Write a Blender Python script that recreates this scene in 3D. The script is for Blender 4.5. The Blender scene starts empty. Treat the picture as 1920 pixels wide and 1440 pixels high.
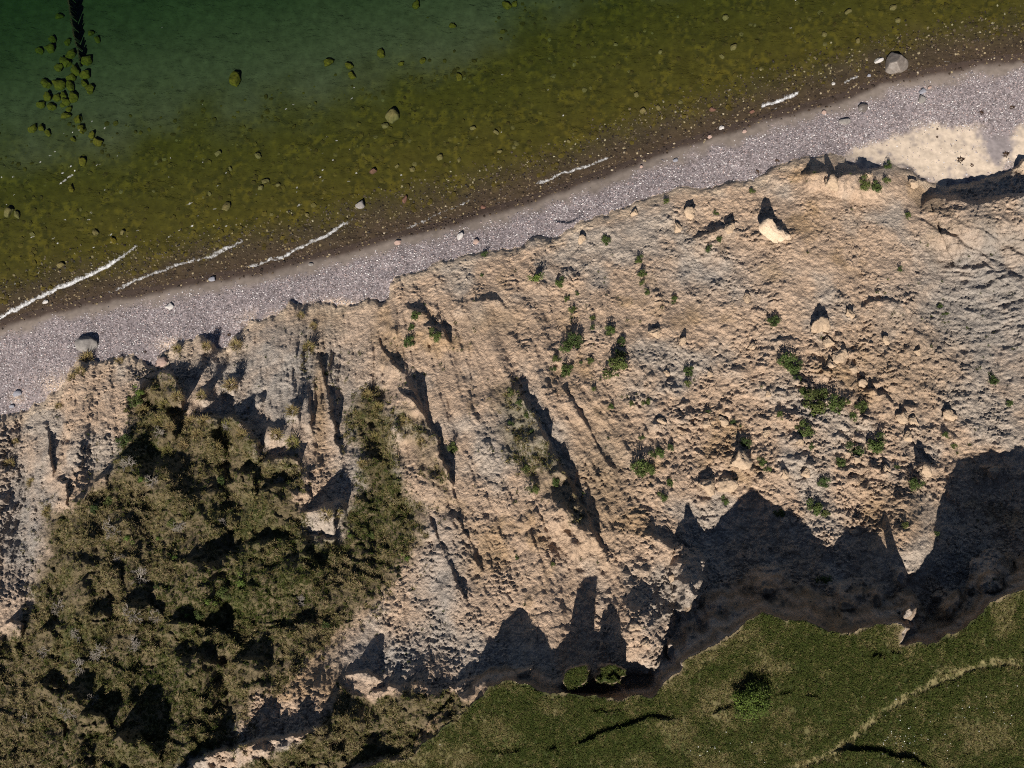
import bpy, math, random
import numpy as np
from mathutils import Vector

SC = bpy.context.scene
COL = SC.collection
random.seed(7)
RNG = np.random.default_rng(7)

# ------------------------------------------------------------------ camera, sky, sun, exposure
CAM_H = 54.0                       # metres above the sea
K = 6.765e-4                       # metres per image pixel and metre of distance (66 degree lens)
cam_d = bpy.data.cameras.new('camera'); cam = bpy.data.objects.new('camera', cam_d); COL.objects.link(cam)
cam.location = (0, 0, CAM_H); cam.rotation_euler = (0, 0, 0)
cam_d.sensor_fit = 'HORIZONTAL'; cam_d.angle = 2 * math.atan(960 * K)
cam_d.clip_end = 3000; cam_d.clip_start = 0.5
SC.camera = cam

SUN_EL = 50.0
SUN_AZ = 196.0                     # compass bearing of the sun, +Y is north
w = bpy.data.worlds.new('World'); SC.world = w; w.use_nodes = True
nt = w.node_tree
sky = nt.nodes.new('ShaderNodeTexSky'); sky.sky_type = 'NISHITA'; sky.sun_disc = False
sky.sun_elevation = math.radians(SUN_EL); sky.sun_rotation = math.radians(SUN_AZ)
sky.air_density = 0.45; sky.dust_density = 0.1; sky.ozone_density = 1.0
nt.nodes['Background'].inputs['Strength'].default_value = 0.05
nt.links.new(sky.outputs[0], nt.nodes['Background'].inputs['Color'])
sd = bpy.data.lights.new('sun', 'SUN'); sd.energy = 5.0; sd.angle = math.radians(0.53); sd.color = (1.0, 0.94, 0.86)
so = bpy.data.objects.new('sun', sd); COL.objects.link(so)
to_sun = Vector((math.sin(math.radians(SUN_AZ)) * math.cos(math.radians(SUN_EL)),
                 math.cos(math.radians(SUN_AZ)) * math.cos(math.radians(SUN_EL)), math.sin(math.radians(SUN_EL))))
so.rotation_euler = (-to_sun).to_track_quat('-Z', 'Y').to_euler(); so.location = (0, 0, 80)
SC.view_settings.view_transform = 'Standard'; SC.view_settings.look = 'None'
SC.view_settings.gamma = 1; SC.view_settings.use_curve_mapping = False
SC.view_settings.exposure = 0.47
SC.cycles.max_bounces = 5; SC.cycles.diffuse_bounces = 1; SC.cycles.glossy_bounces = 2
SC.cycles.transparent_max_bounces = 12; SC.cycles.volume_bounces = 0
SC.cycles.use_denoising = False; SC.cycles.filter_width = 1.05

# ------------------------------------------------------------------ numeric helpers
f32 = np.float32
def sstep(a, b, x):
    t = np.clip((x - a) / (b - a), 0, 1); return t * t * (3 - 2 * t)

def perlin(x, y, seed=0):
    x = np.asarray(x, f32); y = np.asarray(y, f32)
    r = np.random.default_rng(seed)
    perm = r.permutation(1024).astype(np.int32); ang = r.uniform(0, 2 * np.pi, 1024)
    gx = np.cos(ang).astype(f32); gy = np.sin(ang).astype(f32)
    xi = np.floor(x).astype(np.int32); yi = np.floor(y).astype(np.int32)
    xf = x - xi; yf = y - yi
    u = xf * xf * xf * (xf * (xf * 6 - 15) + 10); v = yf * yf * yf * (yf * (yf * 6 - 15) + 10)
    def g(ix, iy, dx, dy):
        h = perm[(perm[ix & 1023] + iy) & 1023]
        return gx[h] * dx + gy[h] * dy
    a = g(xi, yi, xf, yf); b = g(xi + 1, yi, xf - 1, yf)
    c = g(xi, yi + 1, xf, yf - 1); d = g(xi + 1, yi + 1, xf - 1, yf - 1)
    return ((a + u * (b - a)) * (1 - v) + (c + u * (d - c)) * v) * 1.5

def fbm(x, y, wl, octv=4, seed=0, gain=0.5):
    o = 0; a = 1; n = 0
    for i in range(octv):
        o = o + a * perlin(x / wl, y / wl, seed + i); n += a; a *= gain; wl /= 2.03
    return o / n

def ridged(x, y, wl, octv=3, seed=0):
    o = 0; a = 1; n = 0
    for i in range(octv):
        o = o + a * (1 - 2 * np.abs(perlin(x / wl, y / wl, seed + i))); n += a; a *= 0.5; wl /= 2.1
    return o / n

def worley(x, y, seed=0):
    """distance to the nearest and second nearest scattered point, and the cell's own random number"""
    r = np.random.default_rng(seed); T = 256
    px = r.random((T, T)).astype(f32); py = r.random((T, T)).astype(f32); pv = r.random((T, T)).astype(f32)
    xi = np.floor(x).astype(np.int32); yi = np.floor(y).astype(np.int32)
    d1 = np.full(x.shape, 9., f32); d2 = d1.copy(); rv = np.zeros(x.shape, f32)
    for i in (-1, 0, 1):
        for j in (-1, 0, 1):
            a = (xi + i) % T; b = (yi + j) % T
            d = np.hypot(xi + i + px[a, b] - x, yi + j + py[a, b] - y)
            nearer = d < d1
            d2 = np.where(nearer, d1, np.minimum(d2, d)); rv = np.where(nearer, pv[a, b], rv); d1 = np.where(nearer, d, d1)
    return d1, d2, rv

# ------------------------------------------------------------------ ground grid in image pixels, projected along the camera rays
def axis(lo, hi, step, far):
    core = np.arange(lo, hi + 1e-6, step)
    ext = []; s = step; p = 0.0
    while p < far:
        s *= 1.35; p += s; ext.append(p)
    ext = np.array(ext)
    return np.concatenate([lo - ext[::-1], core, hi + ext])
US = axis(-60, 1980, 1.6, 7000.0); VS = axis(-60, 1500, 1.6, 7000.0)
U, V = np.meshgrid(US, VS); U = U.astype(f32); V = V.astype(f32)
NV, NU = U.shape
def world(u, v, z):
    return (u - 960) * K * (CAM_H - z), (720 - v) * K * (CAM_H - z)

def pl(pts):
    a = np.array(pts, float); return a[:, 0], a[:, 1]
SHORE = [(-7000, 2300), (-300, 690), (0, 600), (100, 572), (200, 550), (300, 534), (400, 512), (480, 500), (567, 480), (640, 462),
         (750, 434), (853, 408), (940, 382), (1007, 362), (1107, 326), (1173, 303), (1240, 276), (1280, 262), (1380, 230),
         (1480, 200), (1547, 184), (1600, 166), (1650, 146), (1700, 136), (1763, 123), (1847, 108), (1920, 98), (2200, 30), (9000, -1650)]
TOE = [(-7000, 2470), (-300, 830), (0, 776), (50, 768), (83, 747), (120, 728), (127, 690), (147, 672), (180, 683), (200, 677), (240, 668),
       (285, 682), (310, 655), (340, 640), (383, 633), (425, 655), (440, 630), (473, 602), (530, 582), (545, 562), (617, 572),
       (650, 577), (687, 563), (712, 568), (740, 520), (780, 507), (840, 485), (870, 477), (973, 463), (1007, 440), (1047, 443),
       (1090, 417), (1147, 397), (1200, 377), (1240, 360), (1280, 352), (1313, 353), (1413, 333), (1457, 310), (1493, 297),
       (1557, 287), (1580, 293), (1613, 320), (1663, 308), (1690, 313), (1727, 335), (1760, 350), (1800, 345), (1840, 335), (1880, 325), (1920, 300),
       (2200, 240), (9000, -1450)]
jx = fbm(U, V, 30, 3, 11) ; jy = fbm(U, V, 30, 3, 21)
UW = U + 9 * jx; VW = V + 9 * jy                       # ragged copies of the image pixel coordinates
vs_ = np.interp(UW, *pl(SHORE)).astype(f32)
shore_raw = np.interp(U, *pl(SHORE)).astype(f32)
jt = fbm(U, V * .3, 46, 4, 23, .6)
toe_ = (np.interp(U + 16 * jx, *pl(TOE)) + 20 * jt * np.interp(U, [0, 700, 900, 1920], [1, 1, .6, .6])).astype(f32)

class Box:
    """a rectangular window of the grid"""
    def __init__(s, u0, u1, v0, v1):
        a, b = np.searchsorted(US, [u0, u1]); c, d = np.searchsorted(VS, [v0, v1]); s.s = (slice(c, d), slice(a, b))
def near(poly, u, v, closed=False):
    """distance to a polyline, side (+ = right hand of its direction, y down), share of its length"""
    P = np.array(poly, f32)
    if closed: P = np.vstack([P, P[:1]])
    L = np.hypot(*(P[1:] - P[:-1]).T); tot = L.sum(); acc = 0
    best = np.full(u.shape, 1e9, f32); side = np.zeros(u.shape, f32); tt = np.zeros(u.shape, f32)
    for i in range(len(P) - 1):
        ax, ay = P[i]; bx, by = P[i + 1]; dx, dy = bx - ax, by - ay; l2 = dx * dx + dy * dy + 1e-9
        t = np.clip(((u - ax) * dx + (v - ay) * dy) / l2, 0, 1)
        ex = u - ax - t * dx; ey = v - ay - t * dy
        d = np.sqrt(ex * ex + ey * ey); m = d < best
        best = np.where(m, d, best); side = np.where(m, np.sign(dx * ey - dy * ex), side); tt = np.where(m, (acc + t * L[i]) / tot, tt)
        acc += L[i]
    return best, side, tt
def inside(poly, u, v):
    P = np.array(poly, f32); r = np.zeros(u.shape, bool); j = len(P) - 1
    for i in range(len(P)):
        xi, yi = P[i]; xj, yj = P[j]
        if yi != yj:
            r ^= ((yi > v) != (yj > v)) & (u < (xj - xi) * (v - yi) / (yj - yi) + xi)
        j = i
    return r
def pmask(poly, feather=8, jag=1.0):
    """soft ragged mask of a closed outline"""
    P = np.array(poly); m = np.zeros(U.shape, f32); g = feather * 2 + 14 * jag
    b = Box(P[:, 0].min() - g, P[:, 0].max() + g, P[:, 1].min() - g, P[:, 1].max() + g).s
    uu = U[b] + jag * (UW - U)[b]; vv = V[b] + jag * (VW - V)[b]
    d, _, _ = near(poly, uu, vv, True); d = np.where(inside(poly, uu, vv), -d, d)
    m[b] = 1 - sstep(-feather, feather, d); return m
def blob(u, v, r, q=None):
    q = q or r; m = np.zeros(U.shape, f32); b = Box(u - 3 * r, u + 3 * r, v - 3 * q, v + 3 * q).s
    m[b] = np.exp(-(((U[b] - u) / r) ** 2 + ((V[b] - v) / q) ** 2)); return m
def mound(u, v, r, h, q=None, pw=3.0):
    """steep-sided mound with a rounded top"""
    q = q or r; b = Box(u - 2.2 * r, u + 2.2 * r, v - 2.2 * q, v + 2.2 * q).s
    d = np.sqrt(((UW[b] - u) / r) ** 2 + ((VW[b] - v) / q) ** 2); ADD[b] += h * np.exp(-d ** pw)
def scarp(poly, h, L, sharp=3.5, jag=1.0):
    """bank whose right-hand side (seen along the line) stands higher and runs out over L pixels"""
    P = np.array(poly); g = 2.6 * L
    b = Box(P[:, 0].min() - g, P[:, 0].max() + g, P[:, 1].min() - g, P[:, 1].max() + g).s
    d, s, t = near(poly, U[b] + jag * (UW - U)[b], V[b] + jag * (VW - V)[b])
    tp = np.clip(4 * t * (1 - t) * 1.6, 0, 1) * (np.clip(.78 + 1.1 * SVAR[b], .15, 1.3) if L != 71 and sharp > 2.5 else 1)
    ADD[b] += h * tp * np.where(s > 0, np.exp(-(d / L) ** 1.4), np.exp(-(d / sharp) ** 2))

# --- base relief: sea bed, beach, even slope
off = (vs_ * .35 + shore_raw * .65 - V) * 0.0365 * 0.95
sea_z = np.interp(off, [-1, 0, 2, 5, 10, 15, 20, 30, 80, 400], [0.1, 0, -.16, -.36, -.75, -1.3, -2.0, -2.8, -6, -15]).astype(f32)
tb = np.clip((V - shore_raw) / np.maximum(toe_ - shore_raw, 20), 0, 1)
beach_z = 1.15 * tb ** 0.85
SL = np.interp(U, [-500, 300, 700, 820, 900, 1000, 1090, 1220, 1300, 1500, 2000], [.50, .50, .48, .51, .55, .56, .52, .51, .465, .46, .46]).astype(f32)
yt = (720 - np.minimum(toe_, V)) * K * (CAM_H - 1.15)
tal_z = (1.15 + SL * yt - SL * (720 - V) * K * CAM_H) / (1 - SL * (720 - V) * K)
land = V > toe_
Z = np.where(V < shore_raw, np.minimum(sea_z, 0.02), np.where(land, tal_z, beach_z)).astype(f32)
Z = np.where(V > 1600, np.minimum(Z, 14 + 0 * Z), Z)
ADD = np.zeros_like(Z)
SVAR = fbm(U, V, 55, 3, 27)

# --- broad swells of the slope
for (u, v, r, q, h) in [(1720, 1010, 60, 90, 1.3), (1208, 1190, 40, 90, .9), (1440, 1020, 110, 90, -.6), (1900, 960, 90, 110, -.5),
                        (1043, 1200, 20, 90, .6), (1178, 1180, 18, 80, .5), (760, 1320, 120, 70, .6), (560, 1320, 130, 90, .5),
                        (1560, 330, 60, 30, .7), (1640, 345, 60, 26, .6), (1830, 420, 130, 40, 1.0), (1500, 470, 120, 60, .3),
                        (930, 570, 70, 40, .3), (620, 700, 60, 120, -.6), (240, 1000, 200, 200, .8), (45, 950, 40, 160, -.9), (470, 720, 25, 80, -.4)]:
    ADD += h * blob(u, v, r, q)

# --- banks and ridges that throw the larger shadows (line direction: higher ground on the right)
for poly, h, L, sh in [
    ([(252, 760), (262, 722), (290, 702), (318, 700), (336, 728), (338, 775)], 1.08, 55, 4),
    ([(352, 805), (372, 785), (400, 786), (430, 783), (462, 800), (482, 830), (484, 870)], 1.08, 48, 4),
    ([(262, 800), (285, 775), (312, 768), (326, 800), (318, 850)], 0.68, 35, 4),
    ([(70, 800), (86, 800), (94, 850), (98, 900)], 0.75, 30, 4), ([(100, 905), (122, 905), (126, 950)], 0.60, 30, 4),
    ([(130, 960), (180, 905), (228, 866), (262, 855)], 0.60, 40, 4),
    ([(485, 872), (520, 860), (556, 862), (566, 880)], 0.60, 40, 3), ([(486, 918), (520, 912), (556, 900)], 0.60, 40, 3),
    ([(425, 920), (450, 885), (472, 890), (476, 940)], 0.68, 40, 4),
    ([(553, 945), (558, 905), (575, 888), (584, 905)], 0.52, 28, 4), ([(560, 965), (600, 952), (632, 938), (650, 950)], 0.94, 50, 3),
    ([(560, 1000), (590, 1008), (618, 1012), (640, 1006)], 0.68, 45, 3),
    ([(325, 1062), (360, 1056), (400, 1060), (435, 1040), (470, 1022), (520, 1016), (550, 1020)], 0.75, 55, 4),
    ([(560, 1035), (585, 1050), (605, 1080)], 0.52, 40, 4),
    ([(215, 1140), (260, 1130), (285, 1140), (310, 1168)], 0.60, 45, 4),
    ([(305, 1172), (340, 1168), (390, 1180), (425, 1188), (448, 1215)], 1.15, 70, 4),
    ([(310, 1225), (350, 1228), (395, 1242), (420, 1256)], 0.79, 50, 4), ([(415, 1262), (450, 1240), (490, 1236), (512, 1252)], 0.75, 50, 4),
    ([(500, 1182), (545, 1178), (590, 1164)], 0.45, 40, 3),
    ([(145, 1352), (170, 1340), (195, 1345), (200, 1372)], 0.86, 50, 4), ([(205, 1398), (235, 1375), (265, 1385), (295, 1410), (302, 1440)], 1.15, 60, 4),
    ([(60, 1290), (95, 1285), (135, 1300), (150, 1330)], 0.75, 55, 4), ([(0, 1180), (25, 1168), (48, 1172)], 0.68, 50, 4),
    ([(60, 1200), (85, 1180), (120, 1205)], 0.60, 40, 4), ([(150, 1165), (190, 1150), (210, 1160)], 0.52, 40, 4),
    ([(310, 1470), (390, 1420), (450, 1400), (530, 1385), (590, 1375), (632, 1345), (640, 1310)], 1.08, 80, 6),
    ([(690, 1302), (740, 1288), (790, 1286), (845, 1300)], 0.64, 50, 4), ([(640, 1270), (690, 1262), (720, 1280)], 0.52, 35, 4),
    ([(900, 1330), (850, 1295), (890, 1270), (920, 1265)], 0.30, 30, 4),
    # rills and ribs of the bare slope: dark on their right
    ([(955, 712), (1005, 795), (1050, 880), (1095, 965), (1140, 1060)], 1.0, 60, 5),
    ([(735, 720), (775, 755), (815, 815), (838, 890), (858, 955)], .85, 50, 4),
    ([(690, 620), (715, 655), (765, 715), (800, 775)], .5, 30, 4), ([(880, 640), (878, 700), (885, 760)], .25, 25, 3),
    ([(1030, 690), (1070, 750), (1110, 820), (1160, 905)], .3, 28, 3), ([(1050, 930), (1070, 960), (1100, 1010)], .4, 25, 3),
    ([(850, 960), (870, 1000), (905, 1075)], .4, 28, 3), ([(800, 960), (820, 1010), (850, 1080), (880, 1150)], .35, 30, 3),
    ([(590, 640), (605, 700), (625, 800), (640, 870)], .5, 25, 4), ([(570, 690), (578, 770), (590, 860)], .35, 22, 4),
    ([(790, 610), (830, 620), (845, 650)], .6, 22, 3), ([(730, 640), (760, 575), (800, 590), (822, 640)], .5, 40, 3),
    ([(840, 590), (880, 565), (935, 562), (960, 590)], .35, 45, 4), ([(950, 630), (980, 640), (1003, 645)], .35, 25, 3),
    # right-hand spurs
    ([(1500, 330), (1550, 322), (1562, 345), (1560, 360)], .7, 28, 3), ([(1558, 358), (1575, 330), (1620, 322), (1660, 318)], .8, 35, 3),
    ([(1655, 312), (1690, 308), (1720, 330), (1740, 350)], .5, 30, 3),
    ([(1722, 392), (1745, 376), (1790, 374), (1835, 382), (1880, 372), (1930, 366), (2100, 350)], 1.35, 71, 4),
    ([(1900, 320), (1915, 302), (1950, 300)], .5, 25, 3),
    ([(1280, 455), (1320, 440), (1365, 425), (1385, 440)], .55, 25, 3), ([(1420, 540), (1460, 525), (1500, 535)], .25, 25, 3),
    ([(1610, 580), (1640, 562), (1680, 568), (1720, 572)], .45, 25, 3), ([(1430, 640), (1480, 638), (1530, 645)], .25, 22, 3),
    ([(1620, 735), (1655, 740), (1680, 765)], .6, 22, 3), ([(1690, 760), (1720, 762), (1750, 775)], .45, 20, 3),
    ([(1715, 880), (1735, 872), (1765, 878)], .5, 20, 3), ([(1840, 880), (1860, 872), (1885, 880)], .5, 22, 3),
    ([(1030, 345 + 70), (1060, 420), (1100, 408)], .2, 18, 3), ([(1395, 795), (1420, 780), (1450, 790)], .3, 18, 3),
    ([(1760, 400), (1850, 440), (1930, 490)], .35, 26, 3), ([(1740, 420), (1830, 470), (1930, 540)], .4, 28, 3), ([(1700, 400), (1800, 455), (1900, 545)], .3, 24, 3),
    ([(1200, 1000), (1240, 1012), (1275, 1040)], .35, 25, 3), ([(1080, 1040), (1060, 1000), (1040, 975)], .35, 22, 3)]:
    scarp(poly, h, L, sh)
for u, v, r, h in [(378, 742, 12, .7), (430, 722, 16, .8), (333, 745, 14, .8), (548, 770, 16, .5), (487, 752, 8, .4), (387, 648, 12, .3), (315, 790, 16, .6),
                   (510, 815, 18, .6), (380, 830, 20, .5), (405, 845, 20, .5), (225, 990, 30, .5), (340, 950, 30, .6), (420, 985, 30, .5), (500, 960, 34, .6),
                   (615, 968, 26, .7), (300, 900, 36, .8), (250, 880, 30, .6), (470, 1100, 40, .6), (540, 1080, 40, .5), (380, 1110, 40, .5),
                   (165, 1000, 22, .4), (130, 1060, 24, .5), (200, 1080, 26, .5), (150, 1110, 22, .5), (690, 760, 22, .5), (730, 800, 22, .6), (690, 870, 26, .5)]:
    mound(u, v, r, h)

# --- masks of what covers the ground
VEG_A = [(85, 960), (130, 955), (180, 905), (215, 872), (240, 810), (252, 745), (288, 704), (325, 712), (340, 760), (345, 800), (372, 783), (440, 783),
         (480, 820), (486, 858), (556, 858), (566, 890), (556, 945), (575, 975), (560, 1000), (600, 1012), (640, 1005), (652, 960), (680, 905), (672, 840),
         (645, 770), (690, 732), (722, 745), (742, 850), (765, 930), (792, 960), (785, 1020), (755, 1060), (722, 1105), (690, 1140), (650, 1175),
         (600, 1210), (560, 1240), (530, 1280), (480, 1305), (448, 1345), (440, 1392), (370, 1420), (330, 1440), (330, 1600), (-400, 1700), (-400, 1240),
         (0, 1200), (45, 1180), (62, 1110), (80, 1060), (90, 1010)]
VEG_B = [(735, 770), (770, 760), (812, 800), (835, 880), (845, 935), (800, 900), (765, 860)]
VEG_C = [(920, 725), (955, 712), (985, 750), (1020, 820), (1065, 885), (1100, 960), (1085, 985), (1030, 940), (970, 880), (925, 810)]
VEG_D = [(615, 1345), (640, 1290), (700, 1312), (760, 1300), (850, 1300), (880, 1318), (862, 1345), (800, 1395), (770, 1418), (700, 1428), (640, 1445), (560, 1500), (440, 1600), (430, 1450), (560, 1395)]
PLATEAU = [(560, 1900), (600, 1560), (655, 1455), (700, 1432), (765, 1420), (800, 1393), (838, 1358), (868, 1338), (880, 1320), (905, 1303), (915, 1287),
           (945, 1276), (985, 1278), (1005, 1291), (1030, 1301), (1065, 1297), (1090, 1306), (1115, 1303), (1135, 1310), (1165, 1312), (1195, 1302), (1225, 1308),
           (1243, 1287), (1272, 1258), (1280, 1242), (1302, 1226), (1340, 1206), (1385, 1181), (1400, 1163), (1428, 1150), (1450, 1151),
           (1470, 1162), (1515, 1164), (1558, 1182), (1600, 1184), (1640, 1171), (1680, 1167), (1700, 1178), (1684, 1205), (1738, 1207), (1790, 1186),
           (1828, 1160), (1858, 1132), (1900, 1110), (1960, 1092), (2200, 1010), (9000, -700), (9000, 8500), (560, 8500)]
vegA = pmask(VEG_A, 20, 2.2); vegB = pmask(VEG_B, 14, 1.5); vegC = pmask(VEG_C, 14, 1.5); vegD = pmask(VEG_D, 8, 1.4)
veg = np.clip(np.maximum(np.maximum(vegA, vegD), .55 * np.maximum(vegB, vegC)), 0, 1)

# --- cliff wall and meadow
TOP = 16.5
Pl = np.zeros(Z.shape, f32) + 1e6
NEARP = ((V > 960) & (U > 400)) | ((U > 1990) & (V > -1500))
pu, pv = (U + .9 * (UW - U))[NEARP], (V + .9 * (VW - V))[NEARP]
d, _, _ = near(PLATEAU, pu, pv, True); Pl[NEARP] = np.where(inside(PLATEAU, pu, pv), -d, d)
bx = Box(1300, 2500, 1100, 1600).s
meadow = (Pl < 0).astype(f32)
X0, Y0 = world(U, V, Z)
butt = ridged(U, V * .45, 85, 3, 31)                    # buttresses of the wall
wallw = np.clip(40 + 26 * butt + 8 * fbm(U, V, 22, 2, 35), 14, 90)
wallw = wallw * np.interp(U, [560, 800, 900, 1230, 1300, 3000], [.25, .35, .55, .55, 1, 1])
wallw = wallw * (1 + .9 * blob(1330, 1150, 60, 60) + .5 * blob(1440, 1120, 40) + .5 * blob(1600, 1140, 50))
tal = Z + ADD
wgt = np.clip(Pl / wallw, 0, 1)
top_z = TOP - 1.8 * (1 - sstep(680, 1010, U)) + .25 * fbm(X0, Y0, 9, 2, 41) + .06 * fbm(X0, Y0, 1.2, 3, 42)
low_left = sstep(700, 900, U)                           # the meadow's edge is lower where the slipped ground meets it
wall_prof = wgt ** .62
Zw = top_z + (np.minimum(tal, top_z - .25) - top_z) * wall_prof ** .9
far = sstep(0, 120, Pl)
Z1 = np.where(Pl < 0, top_z, np.where(Pl < wallw, Zw, tal))
ADD[:] = 0
# pillars left standing before the wall, the upper pair turfed
PIL = np.zeros(Z.shape, bool)
def pillar(u, v, r, top, base, q=None, flat=.55):
    q = q or r; b = Box(u - 3 * r, u + 3 * r, v - 3 * q, v + 3 * q).s
    dd = (np.abs((U[b] + 1.5 * (UW - U)[b] - u) / r) ** 2.6 + np.abs((V[b] + 1.5 * (VW - V)[b] - v) / q) ** 2.6) ** (1 / 2.6)
    h = top - (top - base) * np.clip((dd - flat) / (1.5 - flat), 0, 1) ** .8
    Z1[b] = np.where(dd < 1.5, np.maximum(Z1[b], h), Z1[b]); PIL[b] |= dd < 1.0; return b, dd
gully = np.maximum(blob(1105, 1293, 52, 11), blob(1195, 1278, 32, 22))
Z1 = Z1 - np.where(Pl > 0, 1.6 * gully, 0)
pA = pillar(1082, 1267, 23, 16.5, 12.6, 19, .95); pB = pillar(1147, 1264, 26, 16.1, 12.6, 15, .95); pillar(1128, 1226, 17, 14.2, 12.4, 26, .5); pillar(1075, 1235, 24, 14.0, 12.4, 24, .5)
pillar(1048, 1262, 14, 14.8, 12.8, 20, .4); pillar(1258, 1228, 20, 15.0, 12.8, 42, .4); pillar(985, 1262, 22, 15.4, 13, 20, .4); pillar(915, 1250, 24, 13.9, 12.6, 34, .3); pillar(1000, 1235, 14, 14.0, 13, 22, .4)
pillar(1290, 1115, 26, 14.6, 12.2, 60, .3); pillar(1440, 1108, 34, 14.8, 12.4, 30, .3); pillar(1590, 1135, 40, 14.6, 12.6, 34, .3); pillar(1700, 1150, 22, 16.2, 13, 26, .4)
pillar(1640, 1128, 24, 14.4, 12.6, 30, .3); pillar(1780, 1150, 24, 14.6, 12.8, 30, .3); pillar(1690, 1085, 20, 13.6, 12.2, 34, .3); pillar(1860, 1095, 30, 15.0, 12.8, 40, .3)
turf = np.zeros(Z.shape, f32)
for b_, dd_ in (pA, pB): turf[b_] = np.maximum(turf[b_], 1 - sstep(.88, 1.04, dd_))
wallmask = ((Pl > 0) & (Pl < wallw * 1.15)).astype(f32)

# --- surface texture of the bare earth: ledges, clods, rills
bare = np.where(land, 1, 0) * (1 - meadow) * (1 - .75 * vegA) * (1 - .6 * vegD)
bare = bare * sstep(0, 14, V - toe_)
sand_patch = pmask([(1575, 292), (1640, 268), (1700, 246), (1750, 232), (1830, 238), (1885, 262), (1930, 222), (2050, 190), (2050, 300), (1900, 300), (1860, 330), (1760, 350), (1725, 332),
                    (1690, 312), (1660, 306), (1615, 318)], 13, 2.2)
bare = bare * (1 - sand_patch)
SEL = land & (Pl > 0) & (U > -200) & (U < 2120) & (V < 1620)     # the ground that shows: everything below runs on these points only
X0, Y0 = world(U, V, Z1)
FX, FY = X0, Y0
X0, Y0, Zs, Us = X0[SEL], Y0[SEL], Z1[SEL], U[SEL]
mid = fbm(X0, Y0, 3.2, 3, 51)
# ledges: noise-bent terraces across the fall of the ground, steep side down the slope
amp = sstep(-.25, .35, fbm(X0, Y0, 4.0, 2, 55)) * .75 + .25
def ledges(zz, st, wob, wl, seed, k, octv=4):
    q = zz / st + wob * fbm(X0 * .8, Y0 * 1.15, wl, octv, seed, .6)
    fr = q - np.floor(q); prof = np.where(fr < .13, fr / .13, 1.0) * 1.0 - fr
    return prof * st * k
tz = -.10 * X0 + .30 * Zs - .34 * Y0 + .16 * mid
patch1 = sstep(-.12, .28, fbm(X0, Y0, 1.5, 3, 57)); patch2 = sstep(-.18, .25, fbm(X0, Y0, 1.1, 2, 58))
led = ledges(tz, .40, 2.6, 1.5, 61, .62) * amp * patch1 + ledges(tz, .17, 2.6, .7, 66, .95) * patch2 + ledges(tz + .2 * X0, .085, 2.4, .4, 69, .8, 3) * (.9 - .6 * patch2)
wd1, wd2, wr = worley(X0 / .62 + .3 * mid, Y0 / .5, 5)
clod_zone = np.clip(.10 + 1.2 * blob(1560, 780, 260, 220) + .8 * blob(1330, 800, 170, 160) + .6 * blob(1360, 430, 120, 70) + .8 * blob(1180, 1120, 80, 80), 0, 1)[SEL]
cz2 = sstep(.0, .3, fbm(X0, Y0, 2.6, 2, 71) + .15)
clods = np.clip(1 - wd1 * (1.3 + 1.2 * (1 - wr)), 0, 1) ** .75 * (.05 + .36 * wr ** 3) * clod_zone * cz2
crk = -.07 * np.clip(1 - (wd2 - wd1) * 10, 0, 1) * (1 - cz2)
wd1, wd2, wr = worley(X0 / .27, Y0 / .24, 6)
clods = clods + np.clip(1 - wd1 * 1.6, 0, 1) ** .8 * (.01 + .15 * wr ** 2) * (.3 + .7 * clod_zone)
# rills run with the fall: they fan out from the head of the slope
ang = np.interp(Us, [0, 500, 700, 900, 1100, 1300, 1600, 1920], [-.02, .02, .18, .42, .46, .52, .75, 1.05]).astype(f32)
ca, sa = np.cos(ang), np.sin(ang)
acr = X0 * ca + Y0 * sa * 1.0; alo = -X0 * sa + Y0 * ca
rill_zone = np.clip(blob(900, 900, 230, 260) + .8 * blob(550, 720, 150, 140) + .9 * blob(1850, 540, 140, 150) + .6 * blob(1130, 900, 150, 250) + .7 * blob(800, 700, 200, 150) + .6 * blob(30, 1000, 60, 200), 0, 1)[SEL]
rn = ridged(acr + .45 * mid, alo * .10, 1.5, 4, 81)
flute = np.clip(blob(540, 690, 170, 120) + .8 * blob(40, 930, 70, 160) + .9 * blob(1850, 520, 120, 120), 0, 1)[SEL]
big = ridged(acr + .6 * mid, alo * .07, 3.4, 2, 83)
rills = .42 * big * np.clip(blob(960, 860, 240, 260) + .6 * blob(1150, 700, 150, 200), 0, 1)[SEL] + .16 * flute * ridged(acr + .2 * mid, alo * .12, .95, 2, 84) + rill_zone * (.27 * rn * (.45 + .55 * sstep(-.3, .3, mid)) + (.08 + .12 * flute) * ridged(acr + .25 * mid, alo * .14, .45, 3, 86))
rough = crk + .34 * mid + .14 * fbm(X0, Y0, .75, 4, 91, .68) + .055 * ridged(X0, Y0, .5, 3, 97)
smooth_patch = sstep(-.02, .30, fbm(X0, Y0, 5.5, 3, 103)) * .85
tex_ = led * (1 - .5 * rill_zone) * (1 - smooth_patch) + clods + rills + rough * (1 - .4 * smooth_patch)
hum_ = (.36 * fbm(X0, Y0, 2.6, 3, 111) + .16 * np.maximum(0, fbm(X0, Y0, 1.3, 3, 115)) + .10 * fbm(X0, Y0, .5, 2, 118)) + ledges(tz, .75, 1.6, 2.4, 121, .28)
wall_ = .6 * ridged(X0 * 1.2, Y0 * .5, 1.5, 3, 131) + .12 * fbm(X0, Y0 + Zs, .5, 3, 135)
def back(a):
    o = np.zeros(Z.shape, f32); o[SEL] = a; return o
tex, hum, wall_tex = back(tex_), back(hum_), back(wall_)
X0, Y0 = FX, FY
tex_w = bare * (1 - .75 * wallmask)
Z2 = Z1 + tex * tex_w + hum * np.maximum(vegA, vegD) * (1 - meadow) * sstep(0, 20, V - toe_) + wall_tex * wallmask * sstep(0, 16, Pl) * .8
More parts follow.
